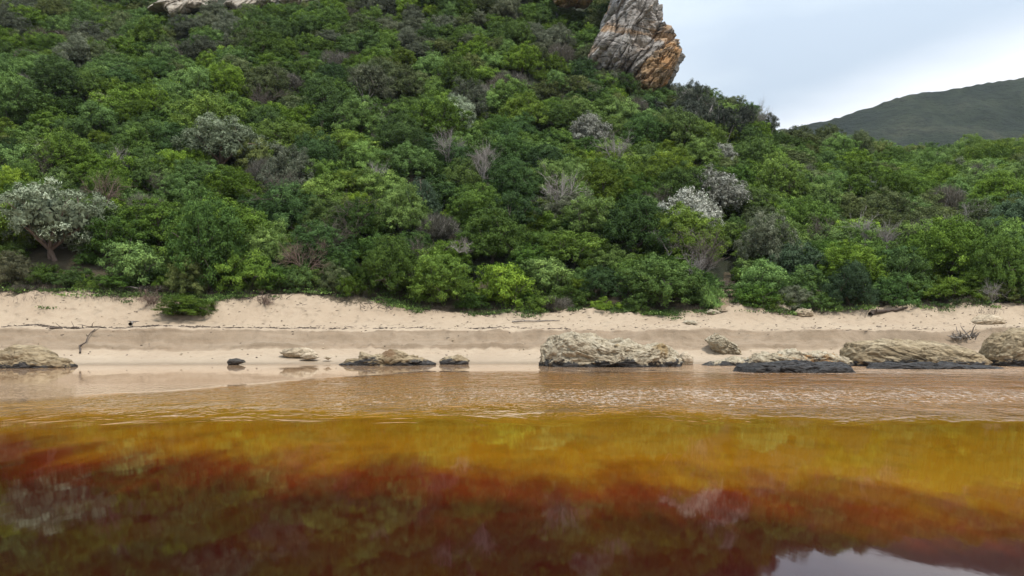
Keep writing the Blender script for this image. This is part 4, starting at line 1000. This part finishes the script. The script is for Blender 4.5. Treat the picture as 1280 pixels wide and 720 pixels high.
# the remaining few hundred small far trees: one object
for d in rest:
    if d['kind'] in ('fine', 'low', 'big'): d['shape'] = d['kind'] + '_1'
combos = sorted({(d['shape'], d['tone']) for d in rest})
pts = np.array([(d['x'], d['y'], d['z']) for d in rest])
me = bpy.data.meshes.new('forest'); me.from_pydata(pts.tolist(), [], [])
a = me.attributes.new('vid', 'INT', 'POINT'); a.data.foreach_set('value', np.array([combos.index((d['shape'], d['tone'])) for d in rest], np.int32))
a = me.attributes.new('scl', 'FLOAT_VECTOR', 'POINT'); a.data.foreach_set('vector', np.array([(d['s'], d['s'], d['sz']) for d in rest], np.float32).ravel())
a = me.attributes.new('rot', 'FLOAT_VECTOR', 'POINT'); a.data.foreach_set('vector', np.array([(0, 0, rng.uniform(0, 6.28)) for d in rest], np.float32).ravel())
forest = tag(obj('forest', me), 'dense evergreen thicket covering the upper hillside', kind='stuff')
donor = {}
for t in THINGS:
    for c in t['o'].children:
        if c.name.startswith('crown'): donor.setdefault(c.data.name, c)
ng = bpy.data.node_groups.new('forest_trees', 'GeometryNodeTree')
ng.interface.new_socket('Geometry', in_out='INPUT', socket_type='NodeSocketGeometry'); ng.interface.new_socket('Geometry', in_out='OUTPUT', socket_type='NodeSocketGeometry')
gn, gl_ = ng.nodes, ng.links
gi = gn.new('NodeGroupInput'); go = gn.new('NodeGroupOutput'); jn = gn.new('GeometryNodeJoinGeometry'); gl_.new(jn.outputs[0], go.inputs[0])
def named(nm, ty):
    q = gn.new('GeometryNodeInputNamedAttribute'); q.data_type = ty; q.inputs[0].default_value = nm; return q
vid, scl, rot = named('vid', 'INT'), named('scl', 'FLOAT_VECTOR'), named('rot', 'FLOAT_VECTOR')
def socket(node, nm, ty=None, outp=False):
    for s_ in (node.outputs if outp else node.inputs):
        if s_.name == nm and s_.enabled: return s_
nodonor = 0
for k, (shp, tone) in enumerate(combos):
    me_ = crown_me(shp, tone)
    dn = donor.get(me_.name)
    if dn is None:      # no single tree of this look: borrow the nearest look
        nodonor += 1
        alt = [c for n_, c in donor.items() if n_.startswith('crown_' + shp + '_')] or [c for n_, c in donor.items() if ('_' + tone) in n_ and n_.startswith('crown_' + shp.split('_')[0])] or list(donor.values())
        same = [c for n_, c in donor.items() if n_.endswith('_' + tone) and n_.startswith('crown_' + shp.split('_')[0])]
        dn = (same or alt)[0]
    oi = gn.new('GeometryNodeObjectInfo'); oi.transform_space = 'ORIGINAL'; oi.inputs['Object'].default_value = dn; oi.inputs['As Instance'].default_value = True
    ip_ = gn.new('GeometryNodeInstanceOnPoints'); cmp = gn.new('FunctionNodeCompare'); cmp.data_type = 'INT'; cmp.operation = 'EQUAL'
    gl_.new(socket(vid, 'Attribute', outp=True), cmp.inputs[2]); cmp.inputs[3].default_value = k
    gl_.new(gi.outputs[0], ip_.inputs['Points']); gl_.new(cmp.outputs[0], ip_.inputs['Selection'])
    gl_.new(oi.outputs['Geometry'], ip_.inputs['Instance']); gl_.new(socket(rot, 'Attribute', outp=True), ip_.inputs['Rotation']); gl_.new(socket(scl, 'Attribute', outp=True), ip_.inputs['Scale'])
    gl_.new(ip_.outputs[0], jn.inputs[0])
md = forest.modifiers.new('trees', 'NODES'); md.node_group = ng
print('forest', len(rest), 'combos', len(combos), 'nodonor', nodonor, 'quads', sum(len(m.polygons) for m in VAR.values()), round(time.time() - T0, 1))
# ------------------------------------------------------------------ driftwood, roots, drift line
WOOD = bark_mat('driftwood_grey', (.10, .08, .065), (.30, .26, .22))
WOODD = bark_mat('driftwood_dark', (.045, .032, .025), (.12, .09, .07))
def on_beach(px, py):
    return along(px, py, 0.0, 37.0, 56.0)
def stick(name, px0, py0, px1, py1, r, m, label, cat='driftwood', branches=3, seed=1, lift=.06):
    rg = np.random.default_rng(seed)
    x0, y0 = on_beach(px0, py0); x1, y1 = on_beach(px1, py1)
    a = np.array([0, 0, lift]); b = np.array([x1 - x0, y1 - y0, H(x1, y1) - H(x0, y0) + lift])
    ln = np.linalg.norm(b)
    P = wiggle(a, b, 8, ln * (.03 if branches > 1 else .006), rg); paths = [(P, np.linspace(r, r * .45, 8))]
    for k in range(branches):
        q = P[rg.integers(2, 7)]; d = rg.normal(0, 1, 3) * np.array([1, .5, .4]); d[2] = abs(d[2]) * .7; d *= ln * rg.uniform(.12, .3) / np.linalg.norm(d)
        paths.append((wiggle(q, q + d, 4, ln * .02, rg), np.linspace(r * .5, r * .15, 4)))
    V, Q = tube_np(paths, 7)
    return tag(obj(name, mesh_np(name, V, Q, [m], True), None, (x0, y0, H(x0, y0))), label, cat)
stick('driftwood_log', 1088, 397, 1134, 388, .14, WOODD, 'dark brown driftwood log sloping at the edge of the thicket', seed=2, lift=.16)
stick('fallen_root', 100, 443, 119, 414, .045, WOODD, 'thin dark root running diagonally down the cut sand bank', seed=3, branches=2)
stick('dead_branch', 62, 412, 132, 411, .05, WOODD, 'long dark branch lying in the drift line on the left of the beach', seed=4, branches=9)
stick('dead_branch', 150, 366, 196, 372, .05, WOOD, 'pale bent branch hanging over the dune below the low dome tree', seed=5, branches=4, lift=.25)
stick('driftwood_log', 640, 404, 700, 402, .05, WOOD, 'thin grey driftwood pole on the upper beach before the thicket', seed=6, branches=1)
stick('tree_stump', 163, 410, 164, 407, .09, WOOD, 'tiny weathered stump standing in the drift line', 'stump', seed=7, branches=3, lift=.2)
def heap(name, px, py, wpx, n, label, m, seed, r=.03, hgt=.35, cat='driftwood'):
    rg = np.random.default_rng(seed); x, y = on_beach(px, py); W = wpx / F * y / 2; paths = []
    for k in range(n):
        p = np.array([rg.uniform(-W, W), rg.uniform(-.4, .4), rg.uniform(0, hgt * .3)]); d = rg.normal(0, 1, 3); d[2] = abs(d[2]) * .8 + .1; d *= rg.uniform(.3, .8) / np.linalg.norm(d)
        d[2] = min(d[2], hgt)
        paths.append((wiggle(p, p + d, 5, .03, rg), np.linspace(r * rg.uniform(.6, 1.4), r * .3, 5)))
    V, Q = tube_np(paths, 6)
    return tag(obj(name, mesh_np(name, V, Q, [m], True), None, (x, y, H(x, y))), label, cat)
heap('driftwood', 1204, 427, 36, 34, 'tangle of bleached grey driftwood behind the long ochre boulder', WOOD, 61, .045, .6)
heap('driftwood', 1000, 386, 50, 30, 'dry roots sprawling over the sandstone hump', WOODD, 62, .02, .3)
heap('driftwood', 330, 378, 60, 26, 'scattered dry roots at the dune edge below the rounded sand-edge tree', WOODD, 63, .02, .35)
heap('driftwood', 470, 388, 40, 18, 'dry twigs at the foot of the broad skirted tree', WOODD, 64, .02, .3)

def scatter(name, label, n, fn, m, seed, ln=(.05, .3), r=.012):
    rg = np.random.default_rng(seed); paths = []
    for k in range(n):
        x, y = fn(rg); z = H(x, y)
        a = rg.normal(0, .45); L_ = rg.uniform(*ln); d = np.array([math.cos(a), math.sin(a) * .8, rg.uniform(-.05, .25)]) * L_
        p = np.array([x, y, z + .01]); rr = r * rg.uniform(.6, 1.8)
        paths.append((np.stack([p - d / 2, p + rg.normal(0, .02, 3), p + d / 2]), np.array([rr, rr * 1.1, rr * .5])))
    V, Q = tube_np(paths, 4)
    return tag(obj(name, mesh_np(name, V, Q, [m], True)), label, kind='stuff')
def line_pt(rg):
    px = rg.choice([rg.uniform(20, 720), rg.normal(90, 40), rg.uniform(20, 400), rg.uniform(700, 1270)], p=[.45, .2, .25, .1])
    px = float(np.clip(px, -20, 1300)); x = (px - 640) / F * 44; y = float(shore(640 + F * x / 43)) + 5.8 + rg.normal(0, .16) + .22 * math.sin(x * .7) + .16 * math.sin(x * 2.3 + 1) + (rg.normal(0, .5) if rg.uniform() < .2 else 0)
    return x, y
scatter('drift_line', 'thin dark line of twigs and debris along the top of the sand bank', 1150, line_pt, WOODD, 71, (.05, .32), .011)
def dune_pt(rg):
    px = rg.uniform(-30, 1320); x = (px - 640) / F * 48; y = float(shore(640 + F * x / 43)) + T_BANK - abs(rg.normal(0, .9)) + .3
    return x, y
scatter('twig_litter', 'small twigs and plant litter at the foot of the thicket', 1300, dune_pt, WOODD, 72, (.05, .30), .010)
def beach_pt(rg):
    px = rg.uniform(-30, 1320); x = (px - 640) / F * 46; y = float(shore(640 + F * x / 43)) + rg.choice([rg.uniform(5.6, 11), rg.uniform(1.2, 4.6)], p=[.8, .2])
    return x, y
scatter('beach_debris', 'scattered leaves, bark chips and little stones on the sand', 450, beach_pt, WOODD, 74, (.03, .12), .013)
scatter('beach_pebbles', 'scattered pale pebbles on the sand', 260, beach_pt, ROCK_SANDY, 75, (.04, .10), .028)
# dune-edge plants: loose tufts and creepers that spill on to the sand
def ground_cover(name, label, n, tone, seed, spread, ln, wd, upv, count=26):
    rg = np.random.default_rng(seed); Vs, Ts = [], []
    for k in range(n):
        px = rg.uniform(-40, 1330)
        if abs(px - 906) < 12: continue
        if float(fbm(px * .035, 1.0, 0, 2, seed)) < .05: continue
        x = (px - 640) / F * 49; y = float(shore(640 + F * x / 43)) + T_BANK + rg.normal(-.45, .55) * spread + .1; z = H(x, y)
        m_ = int(count * rg.uniform(.6, 1.5)); R_ = rg.uniform(.12, .38)
        P = np.array([x, y, z]) + rg.normal(0, 1, (m_, 3)) * np.array([R_, R_, 0]) + np.array([0, 0, 1]) * rg.uniform(0, ln * 1.2, (m_, 1))
        tg = rg.normal(0, .6, (m_, 3)) + np.array([0, 0, upv]); tg /= np.linalg.norm(tg, axis=1, keepdims=True)
        Nn = np.cross(tg, rg.normal(size=(m_, 3))); Nn /= np.linalg.norm(Nn, axis=1, keepdims=True)
        Vs.append(quads(P, Nn, ln * rg.uniform(.6, 1.4, m_), wd, rg, tg)); Ts.append(np.repeat(rg.uniform(0, 1, m_), 3))
    V = np.concatenate(Vs)
    return tag(obj(name, mesh_np(name, V, np.arange(len(V)).reshape(-1, 3), [LM[tone]], False, {'tint': np.concatenate(Ts)})), label, kind='stuff')
ground_cover('dune_creepers', 'green creepers spilling from the thicket on to the dune', 560, 'mid', 81, .9, .12, .07, .4, 60)
ground_cover('dune_scrub', 'bright leafy undergrowth at the dune edge', 500, 'bright', 82, .8, .12, .07, .5, 60)
ground_cover('dry_grass', 'dry brownish grass and stems at the dune edge', 600, 'twigbrown', 83, 1.1, .28, .014, 1.2, 30)

# footpath with log steps climbing into the dark gap
fx = [(905, 391, .9), (906, 384, .75), (908, 376, .6)]
PV = []
for k in range(14):
    Y = Yline(907) - 1.2 + k * .75; cxp = (906.5 + k * .25 - 640) / F * Y; wd_ = 1.0 - .05 * min(k, 9)
    for sx__ in (-wd_, -wd_ * .3, wd_ * .3, wd_): PV.append((cxp + sx__ * .7, Y, H(cxp, Y) + .035))
path = tag(obj('footpath', mesh_np('footpath', PV, grid_faces(4, 14), [SAND], True, {'damp_shade': np.full(56, 1.3), 'litter': np.repeat(np.linspace(.1, .95, 14), 4)})), 'narrow sandy footpath entering the thicket', kind='structure')
steps = bpy.data.objects.new('log_steps', None); COL.objects.link(steps)
tag(steps, 'dark wooden log steps climbing the footpath into the gap in the thicket', 'steps')
Y = Yline(907) + 1.0; steps.location = ((907.5 - 640) / F * Y, Y, H((907.5 - 640) / F * Y, Y))
V, Q = tube_np([(np.array([[-.5, 0, 0], [0, .02, .01], [.5, -.01, 0]]), np.array([.07, .075, .065]))], 8)
log_me = mesh_np('step', V, Q, [WOODD], True)
for k in range(7):
    y_ = Y + k * .62; x_ = (907.5 + k * .3 - 640) / F * y_
    obj('step', log_me, steps, (x_ - steps.location.x, y_ - Y, H(x_, y_) + .09 - steps.location.z))

# ------------------------------------------------------------------ labels of the thicket plants
LAND = [(66, 268, 'the silver-leaved spreading tree'), (278, 180, 'the largest silvery bush'), (458, 92, 'the grey umbrella tree'), (525, 246, 'the bluish green tree'),
        (606, 206, 'the central grey leafless tree'), (736, 162, 'the white-speckled tree under the crag'), (893, 245, 'the large white-flowered tree'), (790, 60, 'the tall crag'),
        (262, 298, 'the deep green domed tree'), (930, 140, 'the skyline tree row'), (765, 432, 'the largest pale boulder'), (1140, 438, 'the long ochre boulder'),
        (1062, 360, 'the dark feathery bush'), (1182, 240, 'the largest leafless bush'), (232, 387, 'the low shrub on the sand'), (225, 5, 'the largest summit outcrop'),
        (715, -5, 'the orange outcrop'), (572, 142, 'the fluffy grey-green bush'), (1180, 185, 'the foot of the far mountain'), (907, 370, 'the footpath opening'),
        (490, 440, 'the jagged reef rock'), (40, 445, 'the leftmost shore rock'), (400, 0, 'the smallest summit outcrop'), (1280, 430, 'the rightmost boulder')]
SHW = {'dome': 'rounded', 'big': 'broad', 'cloud': 'layered', 'low': 'low', 'fine': 'fine-leaved', 'twig': 'twiggy', 'silver': 'tufted', 'white': 'speckled', 'ridge': 'airy', 'snag': 'bare'}
ORD = ['nearest', 'second nearest', 'third nearest', 'fourth nearest', 'fifth nearest', 'sixth nearest', 'seventh nearest', 'eighth nearest', 'ninth nearest', 'tenth nearest', 'eleventh nearest', 'twelfth nearest']
groups_ = {}
for t in THINGS:
    if t['label']: continue
    px, py = proj(t['x'], t['y'], t['z'])
    if px < 0 or px > 1280: side = 'just beyond the edge'
    li = min(range(len(LAND)), key=lambda i: math.hypot(LAND[i][0] - px, (LAND[i][1] - py) * 1.15))
    dx, dy = px - LAND[li][0], LAND[li][1] - py
    a = math.degrees(math.atan2(dy, dx)) % 360
    dr = ['to the right of', 'up and right of', 'straight above', 'up and left of', 'to the left of', 'down and left of', 'straight below', 'down and right of'][int((a + 22.5) // 45) % 8]
    kn = 'snag' if t['kind'] == 'snag' else 'bush' if t['o'].name.startswith(('leafless', 'evergreen_bush')) else 'tree'
    groups_.setdefault((SHW[t['kind']], TONEW[t['tone']], kn, dr, LAND[li][2]), []).append((math.hypot(dx, dy), t))
for (sh_, tw, kn, dr, lm_), ts in groups_.items():
    ts.sort(key=lambda q: q[0])
    for k, (_, t) in enumerate(ts):
        o_ = '' if len(ts) == 1 else ORD[min(k, 11)] + ' '
        t['o']['label'] = ('%s %s %s, %s%s %s' % (sh_, tw, kn, o_, dr, lm_)) if len(ts) > 1 else ('%s %s %s %s %s' % (sh_, tw, kn, dr, lm_))
# ------------------------------------------------------------------ air
HAZE = True
if HAZE:
    hm = bpy.data.materials.new('air_haze'); hm.use_nodes = True
    n = hm.node_tree.nodes; n.clear(); l = hm.node_tree.links
    o = n.new('ShaderNodeOutputMaterial'); v = n.new('ShaderNodeVolumePrincipled')
    v.inputs['Color'].default_value = (.86, .91, 1.0, 1); v.inputs['Density'].default_value = .00009; v.inputs['Anisotropy'].default_value = .2
    l.new(v.outputs[0], o.inputs['Volume'])
    x0, x1, y0, y1, z0, z1 = -3600, 3600, -620, 1650, -4, 300
    V = [(x, y, z) for x in (x0, x1) for y in (y0, y1) for z in (z0, z1)]
    Qh = [(0, 1, 3, 2), (4, 6, 7, 5), (0, 4, 5, 1), (2, 3, 7, 6), (0, 2, 6, 4), (1, 5, 7, 3)]
    tag(obj('haze', mesh_np('haze', V, np.array(Qh), [hm])), 'thin pale haze in the air', kind='stuff')
#---END---
